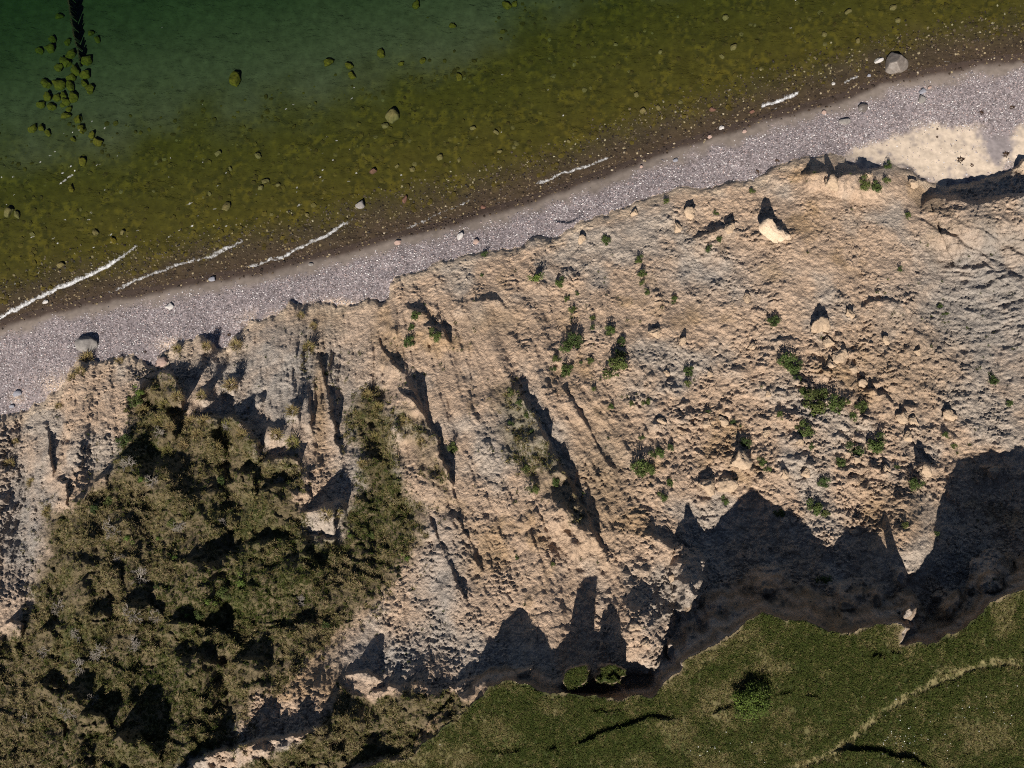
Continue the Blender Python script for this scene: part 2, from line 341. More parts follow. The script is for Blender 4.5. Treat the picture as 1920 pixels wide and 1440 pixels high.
Z2 = Z2 + np.where(land & (Pl > 0), .12 * sstep(0, 5, V - toe_) * (1 - sand_patch), 0)
Z2 = np.where(Pl > 0, np.where(Pl < 200, np.minimum(Z2, np.where(PIL, 16.5, top_z - .1)), Z2), Z2)
# beach: faint berms and hollows; sea bed: cobble swells
bz = (~land & (V > shore_raw)).astype(f32)
Z2 += bz * (.05 * fbm(X0, Y0, 2.5, 3, 141) + .012 * fbm(X0, Y0, .3, 2, 143)) * sstep(0, 60, V - shore_raw)
Z2 += sand_patch * .05 * fbm(X0, Y0, 1.0, 3, 145) * (~land | (sand_patch > .5))
sea = (V <= shore_raw).astype(f32)
stony = sstep(-.7, .95, fbm(X0, Y0, 5, 3, 151) + .012 * (V - np.interp(U, [-300, 0, 150, 330, 480, 640, 780, 900, 1100, 2000], [330, 290, 262, 200, 190, 160, 110, 60, -30, -200])))
Z2 += sea * (.03 * fbm(X0, Y0, .55, 3, 153) * stony + .05 * fbm(X0, Y0, 3, 2, 156)) * sstep(0, 40, shore_raw - V)
# cracks and the trodden path on the meadow
ADD[:] = 0
for poly, h, L in [([(1060, 1404), (1100, 1392), (1140, 1372), (1180, 1364), (1215, 1348), (1250, 1350), (1285, 1346)], .26, 34),
                   ([(905, 1414), (950, 1414), (985, 1408)], .14, 30), ([(1020, 1408), (1048, 1410)], .16, 22), ([(1100, 1340), (1135, 1338), (1168, 1330)], .12, 22),
                   ([(1335, 1342), (1360, 1328), (1375, 1330)], .2, 22), ([(1636, 1232), (1662, 1240)], .2, 20), ([(1670, 1228), (1690, 1226)], .16, 18), ([(1462, 1301), (1490, 1300)], .14, 18), ([(1512, 1306), (1535, 1308)], .14, 18),
                   ([(1556, 1412), (1600, 1408), (1650, 1412), (1710, 1428), (1760, 1450)], .3, 50)]:
    scarp(poly, h, L, 2.2, .8)
pd, _, _ = near([(1380, 1500), (1480, 1444), (1560, 1412), (1602, 1380), (1650, 1338), (1700, 1306), (1760, 1277), (1810, 1256), (1860, 1243), (1925, 1246), (2060, 1255), (2400, 1200)],
                U[bx] + .4 * (UW - U)[bx], V[bx] + .4 * (VW - V)[bx])
path = np.zeros_like(Z); path[bx] = 1 - sstep(4, 13, pd + 5 * fbm(U[bx], V[bx], 40, 2, 29))
Z2 += meadow * (ADD - .07 * path)
crack = np.clip(ADD / .2, 0, 1) * 0
Z = Z2.astype(f32)
X, Y = world(U, V, Z)

def zat(u, v):
    i = np.clip(np.searchsorted(US, u) - 1, 0, NU - 2); j = np.clip(np.searchsorted(VS, v) - 1, 0, NV - 2)
    a = np.clip((u - US[i]) / (US[i + 1] - US[i]), 0, 1); b = np.clip((v - VS[j]) / (VS[j + 1] - VS[j]), 0, 1)
    return (Z[j, i] * (1 - a) + Z[j, i + 1] * a) * (1 - b) + (Z[j + 1, i] * (1 - a) + Z[j + 1, i + 1] * a) * b
def samp(A, u, v):
    i = np.clip(np.searchsorted(US, u) - 1, 0, NU - 2); j = np.clip(np.searchsorted(VS, v) - 1, 0, NV - 2); return A[j, i]
def at(u, v, dz=0.0):
    z = float(zat(u, v)) ; x, y = world(u, v, z); return Vector((x, y, z + dz))

# --- own colours of the ground (albedo only)
def C(r, g, b): return np.array([r, g, b], f32)
def mix(A, B, m): return A * (1 - m[..., None]) + B * m[..., None]
n1 = fbm(X, Y, 6, 3, 201); n2 = fbm(X, Y, 1.6, 3, 206); n3 = fbm(X, Y, .45, 2, 209)
alb = np.zeros(Z.shape + (3,), f32) + C(.52, .378, .268)
alb = mix(alb, C(.45, .375, .305), sstep(-.05, .35, n1 + .3 * n2))
alb = mix(alb, C(.40, .27, .155), sstep(.15, .5, -n1 + .5 * n2) * .8)
grey = np.clip(.85 * blob(560, 700, 130, 110) + .8 * blob(830, 1080, 50, 110) + blob(720, 1230, 90, 40) + .9 * blob(40, 980, 60, 160) + 1.0 * blob(1860, 560, 150, 160) + .6 * blob(1330, 520, 110, 50) + .5 * blob(350, 690, 130, 60) + .7 * blob(680, 850, 30, 90), 0, 1)
alb = mix(alb, C(.375, .332, .29), np.clip(grey * (1.1 + .8 * n2), 0, 1))
alb = mix(alb, C(.27, .235, .20), np.clip(.75 * blob(1850, 560, 110, 150) + .5 * blob(560, 720, 110, 110) + .6 * blob(30, 950, 60, 150), 0, 1) * sstep(-.15, .35, n2 + .3 * n3))
brown_ = np.clip(blob(1130, 900, 60, 120) * .8 + blob(600, 760, 14, 120) * .9 + blob(930, 600, 60, 30) * .6 + blob(1690, 690, 120, 90) * .4 + .5 * blob(1690, 960, 60, 60), 0, 1)
alb = mix(alb, C(.34, .235, .14), brown_)
fr = 1 - sstep(3, 26, V - toe_ + 14 * jx)
alb = mix(alb, C(.60, .47, .34), np.where(land, fr * .75, 0))
# beach
bt = np.clip((V - shore_raw) / np.maximum(toe_ - shore_raw, 20), 0, 1)
grav = C(.24, .208, .205); sandy = C(.205, .168, .142)
wv = V - shore_raw + 8 * fbm(U, V, 60, 3, 221)
gcol = mix(np.zeros_like(alb) + sandy, grav, sstep(22, 48, wv + 18 * n2))
gcol = mix(gcol, C(.060, .042, .033), 1 - sstep(9, 24, wv))
gcol = mix(gcol, C(.60, .47, .34), np.clip(blob(120, 725, 40, 22) + blob(640, 572, 60, 12) + blob(330, 650, 30, 14) + blob(500, 600, 40, 16) + .8 * blob(245, 680, 24, 12) + .6 * blob(33, 745, 14, 12), 0, 1) * sstep(-.2, .3, n2 + .2))
alb = np.where(land[..., None], alb, gcol)
alb = mix(alb, C(.50, .41, .32), sand_patch * sstep(-.5, .15, n2 * .9 + .3 * n3 + .22 - 1.2 * blob(1870, 275, 30, 26)))
# sea bed
alg = mix(np.zeros_like(alb) + C(.066, .050, .008), C(.042, .034, .007), sstep(-.2, .4, n2))
alg = mix(alg, C(.088, .064, .009), sstep(.05, .5, n3 + n2))
bed = mix(np.zeros_like(alb) + C(.105, .088, .060), alg, stony)
bed = mix(bed, C(.055, .038, .024), 1 - sstep(10, 95, shore_raw - V + 30 * n2 + 20 * n1))
alb = np.where((V <= shore_raw)[..., None], bed, alb)
# vegetation floor, meadow
vcol = mix(np.zeros_like(alb) + C(.16, .125, .07), C(.085, .088, .03), sstep(-.1, .4, n1 * .6 + n2 * .6))
vcol = mix(vcol, C(.30, .235, .16), sstep(.3, .55, n2 + .3 * n3) * .6)
alb = mix(alb, vcol, veg * np.where(meadow > 0, 0, 1) * sstep(-.5, .1, n2 + veg * .6))
mcol = mix(np.zeros_like(alb) + C(.038, .046, .013), C(.115, .098, .045), sstep(-.12, .34, n1 * .6 + n2 * .7 + .25 * n3))
mcol = mix(mcol, C(.032, .050, .010), np.clip(.9 * blob(980, 1300, 60, 20) + .8 * blob(950, 1390, 60, 25) + .8 * blob(1240, 1400, 90, 26) + .8 * blob(1720, 1330, 130, 40) + .6 * blob(1450, 1360, 70, 30) + .7 * blob(1800, 1220, 60, 22), 0, 1) * (.75 + .8 * n2).clip(0, 1))
mcol = mix(mcol, C(.17, .145, .068), path * sstep(-.8, -.1, n2 + n3))
mcol = mix(mcol, C(.19, .145, .09), (1 - sstep(0, 9, -Pl + 9 * n3)) * sstep(-.1, .4, n2))
strata = .5 + .5 * np.sin(Z * 5.2 + 2.2 * n1 + 1.2 * n2)
alb = mix(alb, C(.30, .205, .125), np.clip(wallmask * strata * .75, 0, 1) * (1 - meadow))
alb = mix(alb, mcol, meadow); alb = mix(alb, C(.055, .072, .02), turf)
alb = np.clip(alb * (1 + .16 * n3 + .08 * n2)[..., None], .004, .85)

# ------------------------------------------------------------------ materials
def mat(name):
    m = bpy.data.materials.new(name); m.use_nodes = True; t = m.node_tree; return m, t, t.nodes['Principled BSDF']
def node(t, kind, **kw):
    n = t.nodes.new(kind)
    for k, v in kw.items(): setattr(n, k, v)
    return n
def ramp(t, fac, stops):
    r = node(t, 'ShaderNodeValToRGB'); t.links.new(fac, r.inputs[0]); e = r.color_ramp.elements
    e[0].position, e[0].color = stops[0][0], (*stops[0][1], 1); e[1].position, e[1].color = stops[-1][0], (*stops[-1][1], 1)
    for p, c in stops[1:-1]:
        x = e.new(p); x.color = (*c, 1)
    return r.outputs[0]
def mul(t, a, b, fac=1.0, kind='MULTIPLY', link_fac=None):
    m = node(t, 'ShaderNodeMix', data_type='RGBA', blend_type=kind); m.inputs[0].default_value = fac
    t.links.new(a, m.inputs[6]); t.links.new(b, m.inputs[7])
    if link_fac: t.links.new(link_fac, m.inputs[0])
    return m.outputs[2]
def noise_tex(t, scale, detail=4, rough=.6, vec=None):
    n = node(t, 'ShaderNodeTexNoise'); n.inputs['Scale'].default_value = scale; n.inputs['Detail'].default_value = detail; n.inputs['Roughness'].default_value = rough
    if vec: t.links.new(vec, n.inputs['Vector'])
    return n
def ground_mat(name, scale, lo, hi, bump, dist, speckle=None, rough=.95):
    m, t, p = mat(name)
    a = node(t, 'ShaderNodeAttribute', attribute_name='albedo'); g = node(t, 'ShaderNodeNewGeometry')
    n = noise_tex(t, scale, 5, .65, g.outputs['Position'])
    c = mul(t, a.outputs['Color'], ramp(t, n.outputs[0], [(.32, (lo,) * 3), (.68, (hi,) * 3)]))
    if speckle:
        vo = node(t, 'ShaderNodeTexVoronoi'); vo.inputs['Scale'].default_value = speckle; t.links.new(g.outputs['Position'], vo.inputs['Vector'])
        sx = node(t, 'ShaderNodeSeparateColor'); t.links.new(vo.outputs['Color'], sx.inputs[0])
        c = mul(t, c, ramp(t, sx.outputs[0], [(0, (.45, .42, .42)), (.45, (.85, .84, .86)), (.85, (1.05, 1.02, 1.05)), (1, (1.6, 1.55, 1.55))]), .8, 'MULTIPLY', a.outputs['Alpha'])
    t.links.new(c, p.inputs['Base Color']); p.inputs['Roughness'].default_value = rough; p.inputs['Specular IOR Level'].default_value = .15
    n2_ = noise_tex(t, scale * 1.7, 6, .7, g.outputs['Position'])
    b = node(t, 'ShaderNodeBump'); b.inputs['Strength'].default_value = bump; b.inputs['Distance'].default_value = dist
    t.links.new(n2_.outputs[0], b.inputs['Height']); t.links.new(b.outputs[0], p.inputs['Normal'])
    return m
M_SEABED = ground_mat('sea_bed_algae_and_sand', 1.6, .75, 1.22, .3, .05)
M_BEACH = ground_mat('shingle_and_sand', 3.0, .85, 1.15, .5, .02, speckle=11.0)
M_CLIFF = ground_mat('clay_and_sand_slope', 4.0, .76, 1.18, 1.0, .20)
M_MEADOW = ground_mat('meadow_turf', 3.5, .65, 1.3, .6, .06)

# ------------------------------------------------------------------ ground meshes
def tag(o, label=None, cat=None, group=None, kind=None):
    if label: o['label'] = label
    if cat: o['category'] = cat
    if group: o['group'] = group
    if kind: o['kind'] = kind
    return o
CO = np.stack([X, Y, Z], -1).reshape(-1, 3)
IDX = np.arange(NV * NU).reshape(NV, NU)
QUADS = np.stack([IDX[1:, :-1], IDX[1:, 1:], IDX[:-1, 1:], IDX[:-1, :-1]], -1).reshape(-1, 4)
def fc(A): return A[:-1, :-1].reshape(-1)
cls = np.where(fc(meadow) > 0, 3, np.where(fc(land), 2, np.where(fc(V) > fc(shore_raw), 1, 0)))
def mesh_np(name, co, quads, mats, attrs=None, smooth=True):
    me = bpy.data.meshes.new(name); n = quads.shape[1]
    me.vertices.add(len(co)); me.vertices.foreach_set('co', co.astype(f32).ravel())
    me.loops.add(quads.size); me.loops.foreach_set('vertex_index', quads.astype(np.int32).ravel())
    me.polygons.add(len(quads)); me.polygons.foreach_set('loop_start', np.arange(0, quads.size, n, dtype=np.int32))
    me.polygons.foreach_set('loop_total', np.full(len(quads), n, np.int32))
    me.polygons.foreach_set('use_smooth', np.full(len(quads), smooth))
    for k, (tp, data) in (attrs or {}).items():
        a = me.attributes.new(k, tp, 'POINT')
        a.data.foreach_set('color' if tp == 'FLOAT_COLOR' else 'vector' if tp == 'FLOAT_VECTOR' else 'value', data.astype(f32).ravel())
    for m in mats: me.materials.append(m)
    me.update(calc_edges=True); me.validate(); return me
def link(name, me, parent=None):
    o = bpy.data.objects.new(name, me); COL.objects.link(o)
    if parent is not None: o.parent = parent
    return o
A4 = np.concatenate([alb.reshape(-1, 3), (sstep(20, 46, wv + 18 * n2) * (1 - sand_patch)).reshape(-1, 1).astype(f32)], 1)
for c, nm, m, lab in [(0, 'seabed', M_SEABED, 'stony algae covered sea bed'), (1, 'beach', M_BEACH, 'shingle beach'), (2, 'cliff_slope', M_CLIFF, 'eroded clay cliff slope'), (3, 'meadow', M_MEADOW, 'grassy cliff top meadow')]:
    if c == 0:                                            # the sea bed needs half the resolution
        sub = IDX[::2, ::2]; q = np.stack([sub[1:, :-1], sub[1:, 1:], sub[:-1, 1:], sub[:-1, :-1]], -1).reshape(-1, 4)
        q = q[(V.ravel()[q[:, 3]] <= shore_raw.ravel()[q[:, 3]])]; CO_ = CO.copy(); CO_[:, 2] -= .006
    else: q = QUADS[cls == c]; CO_ = CO
    used, inv = np.unique(q, return_inverse=True)
    tag(link(nm, mesh_np(nm, CO_[used], inv.reshape(-1, 4), [m], {'albedo': ('FLOAT_COLOR', A4[used])})), kind='structure')

# ------------------------------------------------------------------ the sea
FOAM = [([(-60, 625), (0, 597), (50, 570), (110, 541), (160, 520), (205, 499), (240, 477), (258, 460)], 4.5, 1.0), ([(176, 562), (212, 547), (250, 528), (300, 508), (345, 494), (398, 480), (440, 462), (470, 445)], 4.0, .85),
        ([(430, 512), (480, 498), (530, 482), (575, 459), (610, 445), (640, 424), (664, 410), (682, 398)], 4.0, .9), ([(740, 440), (800, 412), (850, 391), (880, 378), (903, 366)], 3.2, .75),
        ([(985, 352), (1030, 337), (1060, 327), (1090, 316), (1120, 304), (1165, 288)], 3.4, .9), ([(1250, 272), (1290, 262)], 2.5, .5), ([(1418, 204), (1440, 198), (1470, 188), (1490, 178), (1506, 166)], 4.0, 1.0), ([(1578, 157), (1600, 149), (1614, 140)], 3.4, .8),
        ([(218, 490), (245, 470), (262, 455)], 5, .8), ([(390, 478), (430, 463), (470, 445)], 4, .8), ([(545, 390), (575, 380)], 3, .5), ([(400, 420), (440, 412)], 2, .4)]
PAINTED_GLINTS = [(116, 342, 14), (128, 333, 14), (135, 328, 8), (76, 303, 6), (94, 292, 6), (102, 285, 6), (355, 382, 10), (402, 392, 8), (172, 398, 8), (166, 412, 8), (360, 424, 12), (338, 430, 10), (318, 443, 8),  # sun glints on the wavelets, painted white through the foam mask
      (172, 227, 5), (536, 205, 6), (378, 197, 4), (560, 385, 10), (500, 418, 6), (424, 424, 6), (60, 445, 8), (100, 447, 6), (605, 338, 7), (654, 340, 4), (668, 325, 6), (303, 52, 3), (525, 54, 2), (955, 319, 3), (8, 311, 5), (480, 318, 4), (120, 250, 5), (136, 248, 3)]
M_WATER, t, p = mat('sea_water')
t.nodes.remove(p); out = t.nodes['Material Output']
g = node(t, 'ShaderNodeNewGeometry')
mp = node(t, 'ShaderNodeMapping'); mp.inputs['Rotation'].default_value = (0, 0, math.radians(-18)); mp.inputs['Scale'].default_value = (.8, 1.6, 1); t.links.new(g.outputs['Position'], mp.inputs['Vector'])
nz = noise_tex(t, 1.6, 5, .6, mp.outputs[0]); bp = node(t, 'ShaderNodeBump'); bp.inputs['Strength'].default_value = .35; bp.inputs['Distance'].default_value = .15
t.links.new(nz.outputs[0], bp.inputs['Height'])
tr = node(t, 'ShaderNodeBsdfTransparent'); gl = node(t, 'ShaderNodeBsdfGlossy'); gl.inputs['Roughness'].default_value = .06; t.links.new(bp.outputs[0], gl.inputs['Normal'])
fr_ = node(t, 'ShaderNodeFresnel'); fr_.inputs['IOR'].default_value = 1.33; t.links.new(bp.outputs[0], fr_.inputs['Normal'])
ms = node(t, 'ShaderNodeMixShader'); t.links.new(fr_.outputs[0], ms.inputs[0]); t.links.new(tr.outputs[0], ms.inputs[1]); t.links.new(gl.outputs[0], ms.inputs[2])
fa = node(t, 'ShaderNodeAttribute', attribute_name='foam'); fn = noise_tex(t, 4.0, 8, .8, g.outputs['Position'])  # mask of real foam plus painted sun glints
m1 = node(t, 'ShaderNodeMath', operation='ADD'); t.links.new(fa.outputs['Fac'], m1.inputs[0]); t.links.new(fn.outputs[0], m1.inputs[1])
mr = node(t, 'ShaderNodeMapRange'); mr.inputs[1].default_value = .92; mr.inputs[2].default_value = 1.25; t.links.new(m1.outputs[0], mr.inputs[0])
fd = node(t, 'ShaderNodeBsdfDiffuse'); fd.inputs[0].default_value = (.82, .82, .82, 1)  # white of the foam, also the colour of the painted glints
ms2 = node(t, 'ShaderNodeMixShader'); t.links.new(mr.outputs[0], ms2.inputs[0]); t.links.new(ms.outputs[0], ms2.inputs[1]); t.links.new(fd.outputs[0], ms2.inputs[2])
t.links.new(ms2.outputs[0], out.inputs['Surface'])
va = node(t, 'ShaderNodeVolumeAbsorption'); va.inputs['Color'].default_value = (.30, .62, .40, 1); va.inputs['Density'].default_value = .78
t.links.new(va.outputs[0], out.inputs['Volume'])
wu = axis(-60, 1980, 4.0, 7000.0); wv_ = axis(-60, 720, 4.0, 7000.0); wv_ = wv_[wv_ < 2400]
WU, WV = np.meshgrid(wu, wv_); WX, WY = world(WU, WV, 0.0)
r1 = WX * .95 + WY * -.31; r2 = WX * .31 + WY * .95
WZ = 0.05 * fbm(r1 * .5, r2, 1.6, 4, 301) * (np.abs(WX) < 60)
foam = np.zeros(WU.shape, f32); fwu = WU + 5 * fbm(WU, WV, 26, 3, 311); fwv = WV + 5 * fbm(WU, WV, 26, 3, 316)  # surf foam first, painted sun glints are added below
FOAM.append(([(u_, v_ - 3) for u_, v_ in SHORE if -300 <= u_ <= 2200], 2.4, .62))
for poly, wd, st in FOAM:
    dd, sd_, tt = near(poly, fwu, fwv); tp = np.clip(8 * tt * (1 - tt), .25, 1)
    foam = np.maximum(foam, st * tp * np.where(sd_ < 0, np.exp(-(dd / (wd * 2.6)) ** 1.2), np.exp(-(dd / wd) ** 2)) * .64)
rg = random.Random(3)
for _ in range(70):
    q = rg.random(); u_ = rg.uniform(-20, 700) if q < .75 else rg.uniform(600, 1500); PAINTED_GLINTS.append((u_, np.interp(u_, *pl(SHORE)) - 60 - 260 * rg.random() ** 1.6, rg.uniform(2, 7)))  # more painted glints strewn at random off the shore
for u, v, r in PAINTED_GLINTS:
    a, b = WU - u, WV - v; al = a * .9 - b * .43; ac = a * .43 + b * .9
    foam = np.maximum(foam, .58 * np.exp(-(al / r) ** 2 - (ac / 3.0) ** 2))  # each sun glint is drawn as a short white streak
wq = np.arange(WU.size).reshape(WU.shape); wqs = np.stack([wq[1:, :-1], wq[1:, 1:], wq[:-1, 1:], wq[:-1, :-1]], -1).reshape(-1, 4)
wco = np.stack([WX, WY, WZ], -1).reshape(-1, 3)
loop = np.concatenate([wq[0, :], wq[1:, -1], wq[-1, -2::-1], wq[-2:0:-1, 0]])
n0 = len(wco); low = wco[loop].copy(); low[:, 2] = -18; wco = np.concatenate([wco, low, [[0, 0, -18.0]]])
lo_i = n0 + np.arange(len(loop)); sides = np.stack([loop, np.roll(loop, -1), np.roll(lo_i, -1), lo_i], -1)
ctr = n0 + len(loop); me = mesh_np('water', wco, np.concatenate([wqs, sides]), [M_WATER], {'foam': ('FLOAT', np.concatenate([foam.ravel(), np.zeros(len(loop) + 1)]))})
import bmesh
bm = bmesh.new(); bm.from_mesh(me); bm.verts.ensure_lookup_table()
bmesh.ops.contextual_create(bm, geom=[bm.verts[i] for i in lo_i]) if False else bm.faces.new([bm.verts[i] for i in lo_i])
bmesh.ops.delete(bm, geom=[bm.verts[ctr]], context='VERTS') ; bmesh.ops.recalc_face_normals(bm, faces=bm.faces); bm.to_mesh(me); bm.free()
tag(link('water', me), kind='structure')

# ------------------------------------------------------------------ scattered cover (too many to count): points that carry small meshes
LIB = bpy.data.collections.new('scatter_source_shapes')
def scatter(name, pts, scales, rots, shapes, label=None, cat=None):
    me = bpy.data.meshes.new(name); me.vertices.add(len(pts)); me.vertices.foreach_set('co', pts.astype(f32).ravel())
    a = me.attributes.new('size', 'FLOAT_VECTOR', 'POINT'); a.data.foreach_set('vector', scales.astype(f32).ravel())
    a = me.attributes.new('turn', 'FLOAT_VECTOR', 'POINT'); a.data.foreach_set('vector', rots.astype(f32).ravel())
    coll = bpy.data.collections.new(name + '_shapes'); LIB.children.link(coll)
    for i, m in enumerate(shapes): coll.objects.link(bpy.data.objects.new(name + '_shape', m))
    ng = bpy.data.node_groups.new(name, 'GeometryNodeTree')
    ng.interface.new_socket('Geometry', in_out='INPUT', socket_type='NodeSocketGeometry'); ng.interface.new_socket('Geometry', in_out='OUTPUT', socket_type='NodeSocketGeometry')
    gi = ng.nodes.new('NodeGroupInput'); go = ng.nodes.new('NodeGroupOutput')
    ci = ng.nodes.new('GeometryNodeCollectionInfo'); ci.inputs['Collection'].default_value = coll; ci.inputs['Separate Children'].default_value = True; ci.inputs['Reset Children'].default_value = True
    ip = ng.nodes.new('GeometryNodeInstanceOnPoints'); ip.inputs['Pick Instance'].default_value = True
    rv = ng.nodes.new('FunctionNodeRandomValue'); rv.data_type = 'INT'; rv.inputs[4].default_value = 0; rv.inputs[5].default_value = len(shapes) - 1
    na = ng.nodes.new('GeometryNodeInputNamedAttribute'); na.data_type = 'FLOAT_VECTOR'; na.inputs[0].default_value = 'size'
    nb = ng.nodes.new('GeometryNodeInputNamedAttribute'); nb.data_type = 'FLOAT_VECTOR'; nb.inputs[0].default_value = 'turn'
    l = ng.links.new
    l(gi.outputs[0], ip.inputs['Points']); l(ci.outputs[0], ip.inputs['Instance']); l(rv.outputs[2], ip.inputs['Instance Index'])
    l(na.outputs[0], ip.inputs['Scale']); l(nb.outputs[0], ip.inputs['Rotation']); l(ip.outputs[0], go.inputs[0])
    o = link(name, me); md = o.modifiers.new('scatter', 'NODES'); md.node_group = ng
    return tag(o, label, cat, kind='stuff')
def rand_mat(name, stops, rough=.9, attr=None, spec=.2, translucent=0):
    """colour differs from piece to piece"""
    m, t, p = mat(name); oi = node(t, 'ShaderNodeObjectInfo'); c = ramp(t, oi.outputs['Random'], stops)
    if attr:
        at_ = node(t, 'ShaderNodeAttribute', attribute_name=attr); c = mul(t, c, at_.outputs['Color'])
    gg = node(t, 'ShaderNodeNewGeometry'); nn = noise_tex(t, 14, 3, .6, gg.outputs['Position'])
    c = mul(t, c, ramp(t, nn.outputs[0], [(.3, (.78,) * 3), (.7, (1.2,) * 3)]))
    t.links.new(c, p.inputs['Base Color']); p.inputs['Roughness'].default_value = rough; p.inputs['Specular IOR Level'].default_value = spec
    return m
def rock_mesh(name, seed, sub, m, rough=.18, cuts=5, squash=.75, grit=.15):
    r = random.Random(seed); bm = bmesh.new(); bmesh.ops.create_icosphere(bm, subdivisions=sub, radius=1)
    planes = []
    for _ in range(cuts):
        n = Vector((r.gauss(0, 1), r.gauss(0, 1), r.gauss(0, .8))).normalized(); planes.append((n, r.uniform(.55, .85)))
    from mathutils import noise as mn
    o = Vector((r.uniform(0, 50), r.uniform(0, 50), r.uniform(0, 50)))
    for v in bm.verts:
        p = v.co.copy()
        for n, dpl in planes:
            k = p.dot(n) - dpl
            if k > 0: p -= n * k * .9
        p *= 1 + rough * mn.noise(p * 1.3 + o) + rough * .4 * mn.noise(p * 3.7 + o) + rough * grit * mn.noise(p * 9 + o)
        v.co = Vector((p.x, p.y, p.z * squash))
    for f in bm.faces: f.smooth = sub > 2
    me = bpy.data.meshes.new(name); bm.to_mesh(me); bm.free(); me.materials.append(m); return me
M_PEB = rand_mat('mixed_pebbles', [(0, (.07, .065, .072)), (.2, (.18, .16, .17)), (.45, (.31, .275, .28)), (.6, (.34, .25, .23)), (.8, (.40, .37, .37)), (.95, (.52, .49, .48)), (1, (.70, .67, .64))], .75)
M_SEAST = rand_mat('algae_covered_cobbles', [(0, (.045, .032, .006)), (.5, (.062, .046, .007)), (.9, (.082, .060, .010)), (1, (.12, .098, .04))], .9)
M_WETP = rand_mat('wet_cobbles', [(0, (.018, .013, .010)), (.5, (.06, .04, .028)), (.8, (.12, .085, .05)), (.94, (.22, .17, .09)), (1, (.34, .28, .20))], .5)
def spots(n, u0, u1, v0, v1, dens, seed):
    r = np.random.default_rng(seed); u = r.uniform(u0, u1, n); v = r.uniform(v0, v1, n); k = r.random(n) < samp(dens, u, v); return u[k], v[k], r
def place(u, v, dz=0.0):
    z = zat(u, v); x, y = world(u, v, z); return np.stack([x, y, z + dz], 1)
def scat3(r, n, lo, hi, flat=(.5, .9), pw=2.0):
    s = lo + (hi - lo) * r.random(n) ** pw; return np.stack([s * r.uniform(.8, 1.3, n), s, s * r.uniform(*flat, n)], 1)
def turns(r, n, tilt=.0): return np.stack([r.normal(0, tilt, n), r.normal(0, tilt, n), r.uniform(0, 6.28, n)], 1)
peb = [rock_mesh('pebble_shape', s, 1, M_PEB, .12, 3, .7) for s in range(4)]
dens = (~land & (V > shore_raw)) * sstep(18, 46, wv + 18 * n2) * (.35 + .65 * sstep(-.5, .15, n2)) * (1 - .93 * sand_patch)
u, v, r = spots(330000, -200, 2120, 0, 900, dens, 401)
tag(scatter('shingle', place(u, v, .004), scat3(r, len(u), .02, .062), turns(r, len(u), .2), peb), 'grey mauve and white shingle covering the beach', 'shingle')
seas = [rock_mesh('cobble_shape', s + 10, 1, M_SEAST, .12, 3, .6) for s in range(4)]
dens = (V < shore_raw - 30) * stony * (.25 + .75 * sstep(-.2, .4, n2)) * .9
u, v, r = spots(40000, -200, 2120, -200, 620, dens, 402)
tag(scatter('seabed_cobbles', place(u, v, -.02), scat3(r, len(u), .05, .24, (.4, .7), 3.5), turns(r, len(u), .2), seas), 'olive algae covered cobbles on the shallow sea bed', 'cobbles')
wets = [rock_mesh('wet_cobble_shape', s + 20, 1, M_WETP, .12, 3, .6) for s in range(4)]
dens = sstep(-110, -50, V - shore_raw) * (1 - sstep(8, 20, wv)) * (V < shore_raw + 25)
u, v, r = spots(110000, -200, 2120, -50, 760, dens, 403)
tag(scatter('wet_stones', place(u, v, 0), scat3(r, len(u), .02, .11, (.45, .8), 3), turns(r, len(u), .2), wets), 'dark wet stones along the waterline', 'stones')

def blades_mesh(name, n, seed, m, rad=.5, h=1.0, wd=.05, lean=.8):
    """a tuft: bent two-segment blades from one root"""
    r = random.Random(seed); co = []; fs = []; col = []
    for _ in range(n):
        a = r.uniform(0, 6.283); q = rad * math.sqrt(r.random()) * .6; x, y = q * math.cos(a), q * math.sin(a)
        b = a + r.gauss(0, .9); l = h * r.uniform(.5, 1.1); k = lean * r.uniform(.3, 1.2); dx, dy = math.cos(b), math.sin(b); px, py = -dy * wd, dx * wd
        i = len(co); m1_ = (x + dx * k * l * .4, y + dy * k * l * .4, l * .6); tip = (x + dx * k * l * 1.0, y + dy * k * l * 1.0, l * r.uniform(.65, .95))
        co += [(x - px, y - py, -.08), (x + px, y + py, -.08), (m1_[0] + px * .8, m1_[1] + py * .8, m1_[2]), (m1_[0] - px * .8, m1_[1] - py * .8, m1_[2]), tip]
        fs += [(i, i + 1, i + 2, i + 3), (i + 3, i + 2, i + 4)]; s = r.uniform(.55, 1.45); g_ = s * r.uniform(.85, 1.1); col += [(s, g_, s * .9, 1)] * 5
    me = bpy.data.meshes.new(name); me.from_pydata(co, [], fs); a = me.attributes.new('tint', 'FLOAT_COLOR', 'POINT'); a.data.foreach_set('color', np.array(col, f32).ravel()); me.materials.append(m); return me
M_ROUGH = rand_mat('rough_dry_grass', [(0, (.125, .10, .048)), (.45, (.105, .092, .038)), (.8, (.155, .128, .06)), (1, (.085, .092, .028))], .9, 'tint', .1)
M_GREEN = rand_mat('fresh_grass', [(0, (.034, .048, .011)), (.6, (.050, .064, .015)), (1, (.078, .080, .024))], .9, 'tint', .1)
M_PALE = rand_mat('pale_meadow_grass', [(0, (.10, .10, .035)), (.6, (.14, .125, .05)), (1, (.20, .165, .08))], .9, 'tint', .1)
rough_s = [blades_mesh('rough_tuft', 22, s, M_ROUGH) for s in range(4)]; green_s = [blades_mesh('green_tuft', 20, s + 5, M_GREEN, wd=.06) for s in range(4)]; pale_s = [blades_mesh('pale_tuft', 18, s + 9, M_PALE) for s in range(3)]
M_STRAW = rand_mat('straw_coloured_grass', [(0, (.21, .17, .095)), (.6, (.27, .215, .125)), (1, (.18, .155, .075))], .9, 'tint', .1)
